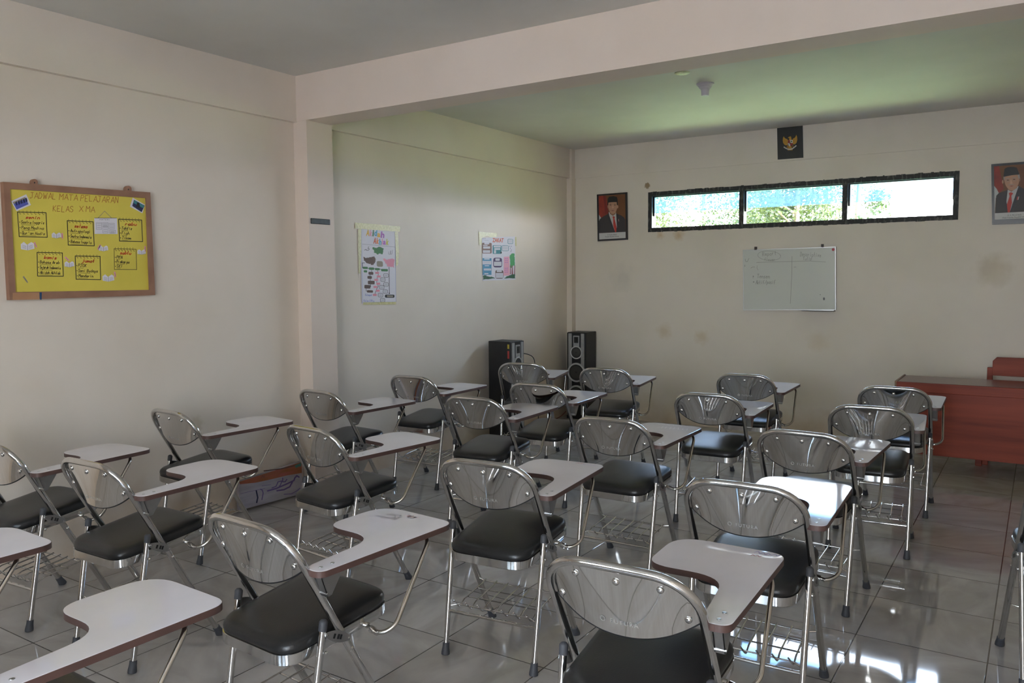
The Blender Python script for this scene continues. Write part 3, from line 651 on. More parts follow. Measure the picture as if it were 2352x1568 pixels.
# ------------------------------------------------------------------ flat artwork
GL = {  # stroke letters on a 4x8 grid: baseline 2, x height 5, capital 8
 'A': '02 28 42|14 34', 'B': '02 08 28 37 36 25 05|25 34 33 22 02', 'C': '37 28 18 07 03 12 22 33', 'D': '02 08 18 36 34 22 02', 'E': '38 08 02 32|05 25', 'F': '38 08 02|05 25',
 'G': '37 28 18 07 03 12 22 33 35 25', 'H': '02 08|32 38|05 35', 'I': '12 18', 'J': '08 38|28 23 12 02 03', 'K': '08 02|38 05 32', 'L': '08 02 32', 'M': '02 08 25 48 42', 'N': '02 08 32 38',
 'O': '18 07 03 12 22 33 37 28 18', 'P': '02 08 28 37 36 25 05', 'Q': '18 07 03 12 22 33 37 28 18|24 41', 'R': '02 08 28 37 36 25 05|15 32', 'S': '37 28 18 07 06 34 33 22 12 03',
 'T': '08 48|28 22', 'U': '08 03 12 22 33 38', 'V': '08 22 48', 'W': '08 12 26 32 48', 'X': '02 48|08 42', 'Y': '08 25 48|25 22', 'Z': '08 38 02 32',
 'a': '35 15 04 03 12 22 33|35 32', 'b': '08 02|05 25 34 33 22 02', 'c': '34 25 15 04 03 12 22 33', 'd': '38 32|35 15 04 03 12 32', 'e': '04 34 25 15 04 03 12 22 33', 'f': '38 28 17 12|05 25',
 'g': '35 15 04 03 12 32|35 31 20 10', 'h': '08 02|04 15 25 34 32', 'i': '15 12|17 16', 'j': '25 21 10 00|27 26', 'k': '08 02|35 03 32', 'l': '18 12', 'm': '05 02|04 15 24 22|24 35 44 42',
 'n': '05 02|04 15 25 34 32', 'o': '15 04 03 12 22 33 34 25 15', 'p': '05 00|05 25 34 33 22 02', 'q': '35 30|35 15 04 03 12 32', 'r': '05 02|04 15 25', 's': '35 15 04 33 22 02', 't': '18 13 22|05 25',
 'u': '05 03 12 22 33|35 32', 'v': '05 12 35', 'w': '05 12 24 32 45', 'x': '02 35|05 32', 'y': '05 12|35 10 00', 'z': '05 35 02 32', "'": '18 16', '.': '12 13', '-': '04 34', '/': '02 48', ',': '12 01'}
class Art:
    """flat print built on a wall plane from points measured in one crop of the photograph"""
    def __init__(s, crop, ax, val, origin): s.c = crop; s.ax = ax; s.val = val; s.mb = MB(); s.ms = []; s.o = origin; s.layer = 0; s.rg = random.Random(3)
    def P(s, x, y):
        p = hit(s.c[0] + x / s.c[2], s.c[1] + y / s.c[2], s.ax, s.val) - s.o
        d = .0004 * s.layer
        return (p.x + d, p.y, p.z) if s.ax == 0 else (p.x, p.y - d, p.z)
    def mi(s, m):
        if m not in s.ms: s.ms.append(m)
        return s.ms.index(m)
    def poly(s, pts, m, lay=1):
        s.layer = lay; s.mb.add([s.P(*p) for p in pts], [tuple(range(len(pts)))], s.mi(m))
    def ell(s, cx, cy, rx, ry, m, lay=1, n=20, rot=0):
        c, q = math.cos(rot), math.sin(rot)
        s.poly([(cx + rx * math.cos(a) * c - ry * math.sin(a) * q, cy + rx * math.cos(a) * q + ry * math.sin(a) * c) for a in [2 * math.pi * k / n for k in range(n)]], m, lay)
    def blob(s, pts, m, lay=1, amp=6, n=5):
        out = []
        for i, a in enumerate(pts):
            b = pts[(i + 1) % len(pts)]
            for k in range(n):
                t = k / n; out.append((a[0] + (b[0] - a[0]) * t + s.rg.uniform(-amp, amp), a[1] + (b[1] - a[1]) * t + s.rg.uniform(-amp, amp)))
        s.poly(out, m, lay)
    def line(s, pts, w, m, lay=2, closed=False):
        s.layer = lay; pts = list(pts) + ([pts[0]] if closed else [])
        for a, b in zip(pts, pts[1:]):
            d = Vector((b[0] - a[0], b[1] - a[1])); l = d.length
            if l < 1e-6: continue
            d /= l; q = Vector((-d.y, d.x)) * w / 2; e_ = d * w * .3; a = Vector(a) - e_; b = Vector(b) + e_
            s.mb.add([s.P(*(a - q)), s.P(*(b - q)), s.P(*(b + q)), s.P(*(a + q))], [(0, 1, 2, 3)], s.mi(m))
    def write(s, txt, a, b, h, w, m, lay=2, slant=.12, jit=.15):
        """stroke lettering along a->b, capital height h (crop pixels)"""
        n = sum(2.6 if c == ' ' else (5.6 if c in 'MWmwT' else 4.6) for c in txt); d = Vector((b[0] - a[0], b[1] - a[1])); u = d / n; up = Vector((u.y, -u.x)).normalized() * (h / 6); x = 0
        for c in txt:
            if c != ' ':
                dy = s.rg.uniform(-.3, .3)
                for st in GL.get(c, GL['o']).split('|'):
                    pts = []
                    for g in st.split():
                        gx = int(g[0]) + s.rg.uniform(-jit, jit); gy = int(g[1]) - 2 + dy + s.rg.uniform(-jit, jit)
                        q = Vector(a) + u * (x + gx + gy * slant) + up * gy; pts.append((q.x, q.y))
                    s.line(pts, w, m, lay)
            x += 2.6 if c == ' ' else (5.6 if c in 'MWmwT' else 4.6)
    def font(s, txt, a, b, h, m, lay=2, off=0):
        vs, fs = text_polys(txt, 1.0, offset=off); x1_ = max(v[0] for v in vs); y1_ = max(v[1] for v in vs); d = Vector((b[0] - a[0], b[1] - a[1])); up = Vector((d.y, -d.x)).normalized() * h
        s.layer = lay; q = [Vector(a) + d * (v[0] / x1_) + up * (v[1] / y1_) for v in vs]; s.mb.add([s.P(*p) for p in q], fs, s.mi(m))
    def build(s, name, parent=None): 
        o = s.mb.build(name, s.ms, smooth=0, recalc=False)
        n = Vector((1, 0, 0)) if s.ax == 0 else Vector((0, -1, 0))
        bm = bmesh.new(); bm.from_mesh(o.data)
        for f_ in bm.faces:
            f_.normal_update()
            if f_.normal.dot(n) < -.5: f_.normal_flip()
        bm.to_mesh(o.data); bm.free()
        if parent: o.parent = parent
        else: o.location = s.o
        return o
def paper(name, rgb, rough=.6): return mat(name, lin(*rgb), rough)
def slab(mb, pts_world, ax, depth, o, mi=0):
    """closed slab from a wall quad: front face at its own plane, reaching back by depth"""
    sh = Vector((-depth, 0, 0)) if ax == 0 else Vector((0, depth, 0))
    f0 = [Vector(p) - o for p in pts_world]; f1 = [p + sh for p in f0]
    mb.loops([[tuple(p) for p in f1], [tuple(p) for p in f0]], mi)
P_brn = noisy('brown_cardboard', lin(152, 114, 92), lin(138, 102, 82), 9, rough=.8); P_yel = noisy('yellow_card', lin(218, 200, 84), lin(208, 190, 76), 3, rough=.7)
P_wht = paper('white_paper', (222, 218, 226)); P_blk = paper('black_marker', (34, 30, 28)); P_rst = paper('rust_marker', (168, 96, 40)); P_red = paper('red_marker', (206, 60, 36)); P_grn = paper('green_marker', (70, 122, 70))
P_blu = paper('blue_print', (84, 92, 176)); P_navy = paper('navy_print', (34, 40, 84)); P_tea = paper('teal_print', (60, 132, 140)); P_pnk = paper('pink_marker', (226, 150, 170)); P_gry = paper('grey_pencil', (120, 118, 124)); P_ylk = paper('olive_marker', (92, 84, 30))
P_dbl = paper('blue_tape', (36, 74, 112), .4); P_lbl = paper('pale_blue_pen', (130, 140, 200)); P_mar = paper('brown_marker', (98, 74, 64)); P_cyn = paper('cyan_marker', (84, 160, 190)); P_org = paper('orange_marker', (226, 130, 60)); P_pur = paper('purple_marker', (178, 110, 190)); P_gld = paper('gold_marker', (220, 170, 50)); P_tau = paper('taupe_marker', (150, 140, 124))

# ---- yellow timetable board
CB = (0, 380, 4.6118); BX = .035
ob = hit(182, 690, 0, BX); board = empty('notice_board', ob); tag(board, 'yellow class timetable board in a brown cardboard frame, hung on the left wall', 'notice board')
def hb(x, y): return hit(CB[0] + x / CB[2], CB[1] + y / CB[2], 0, BX)
OUT = [(35, 172), (1592, 284), (1645, 1372), (105, 1425)]; INN = [(108, 247), (1545, 344), (1583, 1316), (168, 1340)]
fm = MB()
for i in range(4):
    j = (i + 1) % 4; slab(fm, [hb(*OUT[i]), hb(*OUT[j]), hb(*INN[j]), hb(*INN[i])], 0, BX - .002, ob)
fm.build('frame', P_brn, board, smooth=0)
for cx, cy in ((366, 196), (1360, 268)):
    q = MB(); pts = [hb(cx + 34 * math.cos(a), cy - 20 - 34 * math.sin(a)) for a in [math.pi * k / 8 for k in range(9)]] + [hb(cx - 34, cy + 10), hb(cx + 34, cy + 14)]
    slab(q, pts, 0, .02, ob); hg = q.build('hanger', P_brn, board, smooth=0)
    a_ = Art(CB, 0, BX, ob); a_.ell(cx, cy - 14, 8, 8, P_blk, 1); a_.build('nail', hg)
A = Art(CB, 0, BX - .008, ob); A.poly(INN, P_yel, 0)
A.write('JADWAL MATA PELAJARAN', (318, 345), (1262, 397), 62, 5, P_rst, slant=.05)
A.write('KELAS  X MA', (560, 486), (1010, 494), 60, 5, P_rst, slant=.05)
NB = [([(185, 492), (487, 500), (500, 760), (203, 752)], 'senin', ['Sastra Inggris', 'Peng Madina', "Qur'an Hadis"]),
      ([(712, 584), (985, 596), (998, 850), (722, 842)], 'selasa', ['Antropologi', 'Sastra Indonesia', 'Bahasa Inggris']),
      ([(1256, 568), (1500, 578), (1510, 806), (1266, 800)], 'rabu', ['Tahfiz', 'Fiqh', 'Tikom']),
      ([(392, 920), (660, 926), (670, 1172), (398, 1170)], 'kamis', ['Bahasa Arab', 'Sejarah Indonesia', 'Akidah Akhlak']),
      ([(796, 958), (1060, 962), (1066, 1208), (806, 1204)], 'jumat', ['PJOK', 'Seni Budaya', 'Mandarin']),
      ([(1208, 882), (1440, 886), (1448, 1102), (1212, 1100)], 'sabtu', ['PKN', 'Prakarya', 'SKI'])]
for q, day, items in NB:
    A.line(q, 8 if day != 'sabtu' else 5, P_blk, 1, True)
    tl, tr, br_, bl = q; mix = lambda u, v: (tl[0] + (tr[0] - tl[0]) * u + (bl[0] - tl[0]) * v, tl[1] + (tr[1] - tl[1]) * u + (bl[1] - tl[1]) * v)
    for k in range(7): p = mix(.08 + k * .135, .0); A.line([(p[0] - 6, p[1] - 16), (p[0] - 8, p[1] + 4), (p[0] + 4, p[1] + 22), (p[0] + 12, p[1] + 18)], 4, P_ylk, 2)
    A.write(day, mix(.27, .26), mix(.78, .27), 34, 7, P_red, slant=.3)
    for i, it in enumerate(items):
        ln = min(.82, .07 * len(it) * .9 + .1); y = .46 + .22 * i; A.write(it, mix(.1, y), mix(.1 + ln, y + .01), 30, 4.5, P_blk, slant=.15); A.line([mix(.1, y + .05), mix(.1 + ln * .6, y + .055)], 3, P_blk); A.ell(*mix(.05, y - .05), 5, 5, P_blk, 2, 8)
A.build('panel', board)
def sticker(name, pts, lay_fn=None, m=P_wht):
    a_ = Art(CB, 0, BX - .0072, ob); a_.poly(pts, m, 0)
    if lay_fn: lay_fn(a_)
    return a_.build(name, board)
def ph1(a_):
    a_.poly([(134, 388), (266, 332), (302, 410), (176, 466)], P_blu, 1); a_.poly([(134, 388), (266, 332), (275, 352), (145, 408)], P_tau, 2)
    for k in range(5): a_.blob([(160 + k * 26, 392 - k * 11), (176 + k * 26, 380 - k * 11), (188 + k * 26, 415 - k * 9), (170 + k * 26, 425 - k * 9)], P_navy, 3, 3, 2)
def ph2(a_): a_.poly([(1420, 362), (1532, 424), (1500, 494), (1400, 428)], P_navy, 1); a_.poly([(1424, 366), (1528, 424), (1516, 452), (1412, 396)], P_tea, 2); a_.blob([(1450, 388), (1480, 400), (1478, 450), (1440, 440)], P_blk, 3, 3, 3)
p_ = sticker('photo_print', [(116, 378), (278, 304), (328, 418), (176, 484)], ph1); p_['label'] = 'tilted blue photo at the upper left'
p_ = sticker('photo_print', [(1406, 340), (1536, 416), (1508, 506), (1376, 436)], ph2); p_['label'] = 'tilted dark photo at the upper right'
def sched(a_):
    a_.line([(1000, 556), (1236, 556)], 4, P_blk, 1); a_.write('MATERI', (1050, 578), (1170, 580), 12, 2, P_gry)
    for (x, y, w, h) in ((1020, 606, 56, 70), (1085, 605, 60, 40), (1090, 650, 55, 64), (1155, 612, 55, 60), (1160, 684, 60, 32)):
        a_.line([(x, y), (x + w, y), (x + w, y + h), (x, y + h)], 2.5, P_gry, 1, True)
        for k in range(3): a_.line([(x + 8, y + 12 + k * h * .28), (x + w - 8, y + 12 + k * h * .28)], 3, P_gry, 1)
    a_.line([(1040, 554), (1108, 482), (1180, 554)], 4, P_gry, 1)
sticker('paper_note', [(998, 556), (1240, 558), (1246, 726), (1002, 724)], sched)
def bk_(cx, cy, r): return [(cx - 72, cy - 20), (cx - 40, cy - 44), (cx - 4, cy - 14), (cx + 40, cy - 42), (cx + 66, cy - 26), (cx + 74, cy + 28), (cx + 2, cy + 46), (cx - 70, cy + 34)]
for cx, cy, sc in ((292, 852, 1), (598, 738, .7), (1096, 876, .7), (735, 1044, .72), (1148, 1190, .86), (1500, 914, .62)):
    pts = [(cx + (x - cx) * sc, cy + (y - cy) * sc) for x, y in bk_(cx, cy, 1)]
    def bl_(a_, cx=cx, cy=cy, sc=sc):
        a_.line([(cx, cy - 14 * sc), (cx, cy + 44 * sc)], 4, P_gry, 1)
        for k in range(4): a_.line([(cx - 56 * sc, cy - 10 * sc + k * 10), (cx - 14 * sc, cy + k * 10)], 2, P_gry, 1); a_.line([(cx + 14 * sc, cy + k * 10), (cx + 56 * sc, cy - 12 * sc + k * 10)], 2, P_gry, 1)
    sticker('book_sticker', pts, bl_)
for cx, cy, an in ((376, 842, 1.15), (660, 748, 1.5), (1048, 866, 2.1), (712, 990, .75), (1218, 1156, 1.45), (1538, 886, 1.5), (272, 1210, .95)):
    u = Vector((math.cos(an), math.sin(an))); v = Vector((-u.y, u.x)); c = Vector((cx, cy)); L_ = 44 if an == .95 else 32
    pts = [tuple(c - u * L_ - v * 8), tuple(c + u * L_ * .6 - v * 8), tuple(c + u * L_), tuple(c + u * L_ * .6 + v * 8), tuple(c - u * L_ + v * 8)]
    q = sticker('pencil_sticker', pts, lambda a_: a_.line([tuple(c - u * 20), tuple(c + u * 18)], 3, P_gry, 1), P_pnk if an != .95 else P_tau)
a_ = Art(CB, 0, BX + .0012, ob); a_.poly([(134, 1348), (416, 1344), (418, 1418), (134, 1422)], noisy('tan_tape', lin(178, 134, 100), lin(168, 124, 92), 6, rough=.5), 0); a_.poly([(418, 1344), (442, 1344), (440, 1420), (422, 1420)], P_dbl, 1); a_.build('packing_tape', board)

# ---- posters on the far part of the left wall
T_mask = noisy('yellowish_clear_tape', lin(212, 204, 150), lin(190, 182, 126), 60, rough=.4, stretch=(1, 1, 1))
C1 = (810, 500, 7.467); o1 = hit(870, 695, 0, .003)
A = Art(C1, 0, .003, o1); A.poly([(135, 160), (730, 215), (745, 1465), (155, 1475)], P_wht, 0)
A.line([(150, 172), (725, 222), (742, 1440), (168, 1450), (150, 172)], 4, P_lbl, 1); A.line([(165, 450), (728, 502)], 4, P_gry, 1)
for c_, xa, xb, y, m in (('A', 232, 286, 306, P_gld), ('k', 288, 328, 312, P_pnk), ('i', 334, 360, 312, P_grn), ('d', 366, 414, 308, P_cyn), ('a', 420, 470, 326, P_gld), ('h', 476, 540, 340, P_pur)):
    A.font(c_, (xa, y - (xb - xa) * .045), (xb, y + (xb - xa) * .045), 104 if c_ != 'a' else 62, m, 2, .04)
for c_, xa, xb, y, m in (('A', 356, 402, 440, paper('brick_marker', (206, 96, 64))), ('k', 404, 446, 444, P_org), ('h', 448, 490, 462, P_cyn), ('l', 494, 508, 456, P_pnk), ('a', 516, 566, 456, P_pur), ('k', 570, 616, 462, paper('lime_marker', (200, 196, 80)))):
    A.font(c_, (xa, y - (xb - xa) * .045), (xb, y + (xb - xa) * .045), 100 if c_ != 'a' else 62, m, 2, .04)
A.line([(200, 556), (226, 540), (240, 560), (270, 556), (284, 540), (268, 512), (258, 530)], 7, P_blk); A.line([(262, 500), (282, 496)], 5, P_blk)
A.line([(618, 580), (612, 620), (640, 630), (650, 560), (654, 626), (672, 622), (680, 552)], 5, P_gry)
A.blob([(350, 500), (400, 520), (440, 500), (500, 505), (528, 530), (520, 580), (505, 630), (480, 612), (430, 625), (370, 600), (362, 550), (336, 535)], P_grn, 1, 7)
A.blob([(180, 668), (230, 690), (300, 680), (370, 665), (396, 720), (380, 770), (350, 815), (300, 790), (230, 780), (200, 730)], P_mar, 1, 8)
A.poly(rounded([(410, 740), (515, 745), (522, 840), (414, 838)], 32), P_tau, 1)
A.blob([(525, 690), (590, 715), (650, 705), (720, 708), (718, 760), (705, 800), (712, 860), (690, 840), (600, 835), (570, 780), (530, 740)], P_pnk, 1, 8)
A.line([(205, 772), (165, 772), (170, 860), (600, 890)], 8, P_blk, 1); A.line([(625, 845), (628, 1300)], 9, P_blk, 1); A.poly([(612, 1288), (642, 1288), (628, 1312)], P_blk, 1)
for x, y, w, h, m in ((215, 858, 44, 20, P_grn), (322, 872, 46, 22, P_grn), (422, 880, 42, 20, P_grn), (545, 898, 58, 22, P_grn), (218, 918, 30, 20, P_grn), (312, 952, 42, 26, P_mar), (290, 1022, 38, 26, P_mar), (318, 1110, 58, 32, P_mar), (252, 1182, 52, 32, P_mar), (296, 1262, 52, 22, P_mar)):
    A.poly(rounded([(x - w, y - h), (x + w, y - h + 3), (x + w, y + h), (x - w, y + h - 3)], 16), m, 2)
A.line([(325, 890), (326, 930), (290, 1000), (305, 1090), (310, 1180), (230, 1200), (230, 1254), (250, 1258)], 7, P_blk, 1)
for k, (x, y) in enumerate(((418, 945), (446, 1006), (402, 1064), (438, 1130), (388, 1186), (430, 1250), (378, 1322))):
    A.poly([(x - 34, y - 18), (x + 32, y - 18), (x + 34, y + 18), (x - 32, y + 18)], P_pnk, 2); A.line([(x - 20, y), (x + 20, y)], 3, P_red, 3)
A.line([(424, 900), (440, 980), (418, 1040), (410, 1110), (440, 1170), (405, 1230), (378, 1310)], 7, P_blk, 1)
for x, y in ((572, 988), (518, 1060), (572, 1142), (498, 1190), (560, 1266), (476, 1326), (512, 1412)):
    A.line(rounded([(x - 40, y - 32), (x + 38, y - 30), (x + 40, y + 32), (x - 38, y + 30)], 18), 6, P_blk, 2, True)
    for k in (-12, 0, 12): A.line([(x - 24, y + k), (x + 24, y + k)], 3, P_gry, 2)
A.poly(rounded([(552, 1316), (718, 1318), (716, 1372), (552, 1370)], 24), P_blk, 2); A.poly(rounded([(586, 1328), (690, 1330), (690, 1360), (586, 1358)], 8), P_tau, 3)
A.write('Kelompok', (215, 1336), (330, 1340), 36, 4, P_lbl); A.write('Kelas X Mia', (190, 1434), (372, 1438), 34, 4, P_lbl)
po = A.build('wall_poster'); tag(po, 'tall hand drawn poster with coloured bubble title, taped on the left wall beyond the column', 'poster')
for q in ([(42, 80), (818, 150), (812, 242), (44, 182)], [(92, 196), (150, 190), (150, 600), (130, 960), (106, 950), (94, 500)], [(722, 244), (776, 246), (796, 600), (780, 800), (745, 830), (735, 500)], [(180, 1450), (745, 1440), (745, 1485), (180, 1492)]):
    t_ = Art(C1, 0, .0045, o1); t_.poly(q, T_mask, 0); t_.build('clear_tape', po)
C2 = (1090, 520, 11.2); o2_ = hit(1146, 640, 0, .003)
A = Art(C2, 0, .003, o2_); A.poly([(190, 290), (1045, 255), (1050, 1365), (205, 1395)], P_wht, 0)
A.font('ZAKAT', (462, 398), (745, 408), 106, paper('brick_marker', (206, 96, 64)), 2, .03)
A.write('Kelas', (205, 318), (290, 318), 16, 3, P_gry); A.write('nama', (250, 360), (360, 362), 16, 3, P_gry)
def card(x0_, y0_, x1_, y1_, m, rows, r=26, lw=0):
    A.poly(rounded([(x0_, y0_), (x1_, y0_ + 4), (x1_, y1_), (x0_, y1_)], r), m, 1)
    for a_, b_, c_, d_ in rows:
        A.poly(rounded([(a_, b_), (c_, b_), (c_, d_), (a_, d_)], 10), P_wht, 2)
        for k in range(1, int((d_ - b_) / 16)): A.line([(a_ + 12, b_ + k * 16), (c_ - 12, b_ + k * 16)], 3, P_gry, 3)
P_brk = paper('brown_card', (132, 98, 86)); P_prp = paper('dark_violet_marker', (70, 48, 92)); P_pcd = paper('pink_card', (232, 168, 186)); P_frs = paper('leaf_green_marker', (76, 160, 96)); P_dgr = paper('dark_green_marker', (44, 92, 60)); P_trk = paper('trunk_marker', (140, 72, 72))
card(195, 418, 440, 694, P_brk, [(250, 420, 375, 460), (215, 475, 335, 496), (222, 512, 398, 568), (215, 612, 398, 676)])
card(465, 480, 692, 704, P_tea, [(492, 492, 672, 540), (505, 556, 660, 600), (500, 610, 550, 690)]); A.ell(680, 672, 20, 24, P_blk, 3)
card(704, 482, 876, 632, P_tea, [(714, 494, 864, 620)]); card(852, 318, 990, 448, P_tea, [(864, 330, 978, 436)])
card(205, 812, 435, 1245, paper('blue_card', (74, 140, 176)), [(245, 822, 385, 850), (208, 885, 425, 975), (258, 998, 375, 1020), (240, 1080, 425, 1130), (250, 1200, 355, 1225)], 4)
card(480, 802, 706, 1052, P_prp, [(535, 822, 645, 880), (498, 905, 690, 1012)], 60); card(534, 1120, 740, 1340, P_mar, [(570, 1125, 700, 1170), (545, 1195, 730, 1320)], 50)
A.poly([(750, 780), (895, 770), (905, 1255), (745, 1265)], P_pcd, 1)
for y in (830, 880, 930, 1080, 1130, 1180): A.write('pem zak', (775, y), (860, y), 26, 4, P_pur)
A.blob([(900, 745), (960, 700), (1020, 690), (1035, 820), (1035, 1000), (990, 1010), (945, 1060), (915, 1050), (912, 860)], P_frs, 1, 8)
for x in (925, 965, 1030): A.poly([(x - 8, 1000), (x + 8, 1000), (x + 22 if x == 965 else x + 8, 1230), (x - 14, 1230)], P_trk, 2)
A.blob([(220, 1255), (300, 1255), (310, 1280), (440, 1290), (535, 1335), (220, 1362)], P_dgr, 2, 6); A.blob([(1040, 1215), (940, 1240), (830, 1280), (760, 1335), (1042, 1330)], P_dgr, 2, 6)
for x, y in ((902, 508), (944, 510), (922, 558), (944, 604), (932, 640)): A.ell(x, y, 8, 11, P_prp, 2, 8)
po2 = A.build('wall_poster'); tag(po2, 'smaller colourful hand drawn poster with a green tree, near the corner', 'poster')
for q in ([(112, 135), (580, 170), (560, 275), (420, 280), (330, 240), (190, 290), (180, 470), (120, 470)], [(1040, 270), (1075, 272), (1080, 500), (1045, 500)]):
    t_ = Art(C2, 0, .0045, o2_); t_.poly(q, T_mask, 0); t_.build('clear_tape', po2)

# ---- painted board leaning at the foot of the left wall
fbt = .03
FB = (520, 1040, 10.455); of = hit(630, 1150, 0, .03)
pb_ = empty('painted_board', of)
A = Art(FB, 0, .05, of)
P_wsh = noisy('whitewashed_board', lin(176, 170, 178), lin(156, 150, 158), 4, rough=.7, stretch=(1, 1, 6)); P_orw = noisy('orange_red_wash', lin(168, 92, 76), lin(150, 92, 50), 6, rough=.7, stretch=(1, 1, 5)); P_vio = paper('violet_paint', (104, 84, 138)); P_ink2 = paper('dark_navy_paint', (36, 36, 66)); P_trq = paper('turquoise_paint', (76, 128, 116))
q4 = [(310, 690), (1806, 208), (1840, 970), (330, 1375)]
sb = MB(); slab(sb, [hit(FB[0] + x / FB[2], FB[1] + y / FB[2], 0, .05) for x, y in q4], 0, .03, of); sb.build('board', P_wsh, pb_, smooth=0)
A.poly([(312, 690), (1804, 212), (1812, 478), (1450, 540), (1000, 650), (700, 712), (320, 750)], P_orw, 1); A.blob([(1640, 300), (1790, 240), (1790, 320), (1660, 350)], P_trq, 2, 8)
A.line([(900, 430), (1300, 380), (1650, 300)], 26, P_mar, 2)
A.line([(840, 600), (870, 540), (900, 590), (915, 530)], 9, P_mar, 2)
A.line([(985, 910), (1200, 850), (1450, 740), (1620, 660), (1640, 600), (1690, 545), (1745, 580)], 34, P_vio, 2); A.line([(1090, 840), (1190, 800), (1240, 690), (1330, 670), (1300, 760), (1270, 800)], 22, P_vio, 2); A.line([(1350, 600), (1350, 690), (1410, 690), (1450, 630)], 24, P_vio, 2); A.line([(1210, 905), (1380, 880), (1520, 810), (1580, 700)], 34, P_vio, 2)
A.line([(1380, 990), (1560, 980), (1700, 900), (1770, 840)], 16, P_vio, 2); A.line([(340, 975), (700, 895), (920, 850)], 9, P_vio, 2); A.line([(850, 790), (1060, 760)], 9, P_vio, 2)
A.line([(715, 905), (735, 1000), (750, 1070), (725, 1190)], 34, P_ink2, 3); A.line([(810, 870), (860, 890), (880, 960), (850, 1120)], 22, P_vio, 3)
A.build('painting', pb_); pb_.location = of
tag(pb_, 'small whitewashed board with orange band and violet scribbles, leaning against the left wall', 'painted board')

# ---- whiteboard
CW = (1690, 550, 8.712); WV = -.022; ow = hit(1813, 712, 1, WV)
wb = empty('whiteboard', ow); tag(wb, 'whiteboard with two columns of faint writing on the front wall under the window', 'whiteboard')
def hw(x, y): return hit(CW[0] + x / CW[2], CW[1] + y / CW[2], 1, WV)
M_wb = mat('whiteboard_enamel', lin(208, 210, 206), .22); M_al = mat('aluminium', (.55, .55, .56, 1), .35, .9); I_wb = paper('faded_board_marker', (146, 146, 144), .4)
q4 = [(140, 205), (2000, 140), (2005, 1410), (145, 1415)]; q5 = [(152, 222), (1984, 158), (1990, 1394), (158, 1398)]
fm = MB()
for i in range(4): j = (i + 1) % 4; slab(fm, [hw(*q4[i]), hw(*q4[j]), hw(*q5[j]), hw(*q5[i])], 1, .021, ow)
fm.build('frame', M_al, wb, smooth=0)
A = Art(CW, 1, WV + .004, ow); A.poly(q5, M_wb, 0)
A.write('Report', (535, 330), (830, 300), 80, 7, I_wb); A.line([(895 + 0, 310)] + [(668 + 230 * math.cos(t), 322 + 95 * math.sin(t) + 12 * math.cos(t)) for t in [k * .3 for k in range(22)]], 6, I_wb); A.write('flower', (575, 425), (800, 425), 60, 6, I_wb)
A.write('Descriptive', (1290, 330), (1715, 350), 88, 7, I_wb); A.write('Tulip', (1340, 408), (1530, 408), 60, 7, I_wb)
A.line([(415, 458), (700, 448), (1120, 438), (1480, 428), (1800, 450)], 7, I_wb); A.line([(1125, 335), (1120, 700), (1108, 1000), (1090, 1280)], 8, I_wb)
A.line([(300, 570), (340, 548), (380, 550)], 8, I_wb); A.line([(430, 520), (425, 570), (445, 610)], 6, I_wb); A.line([(1160, 552), (1210, 550)], 7, I_wb)
A.write('Tensen', (425, 770), (690, 772), 82, 8, I_wb); A.write('Aktif/pasif', (400, 890), (800, 885), 76, 8, I_wb); A.ell(352, 738, 12, 12, I_wb); A.line([(345, 720), (345, 775)], 7, I_wb); A.ell(358, 848, 14, 14, I_wb)
A.line([(190, 390), (200, 440), (235, 440), (262, 375)], 8, I_wb); A.line([(180, 510), (180, 540)], 10, I_wb); A.ell(1765, 1185, 20, 30, P_gry); A.ell(1690, 1102, 9, 9, P_gry)
A.build('panel', wb)
for cx, cy in ((395, 170), (1730, 118)):
    q = MB(); slab(q, [hw(cx - 24, cy - 28), hw(cx + 24, cy - 28), hw(cx + 24, cy + 40), hw(cx - 24, cy + 40)], 1, .015, ow); q.build('hanger', paper('brown_plastic', (60, 44, 42), .4), wb, smooth=0)
a_ = Art(CW, 1, WV - .004, ow); a_.ell(1950, 200, 30, 28, paper('red_magnet', (190, 74, 86), .4), 0); a_.build('sticker', wb)['label'] = 'round red sticker'
for x, y in ((165, 232), (1970, 168), (172, 1385), (1975, 1385)): pass
t0 = hw(1345, 1395); t1 = hw(1990, 1435)
tr_ = MB().box((t0.x - ow.x, -.055, t1.z - ow.z), (t1.x - ow.x, .0, t1.z - ow.z + .006)).box((t0.x - ow.x, -.055, t1.z - ow.z), (t1.x - ow.x, -.05, t0.z - ow.z)).build('tray', M_al, wb, smooth=0)

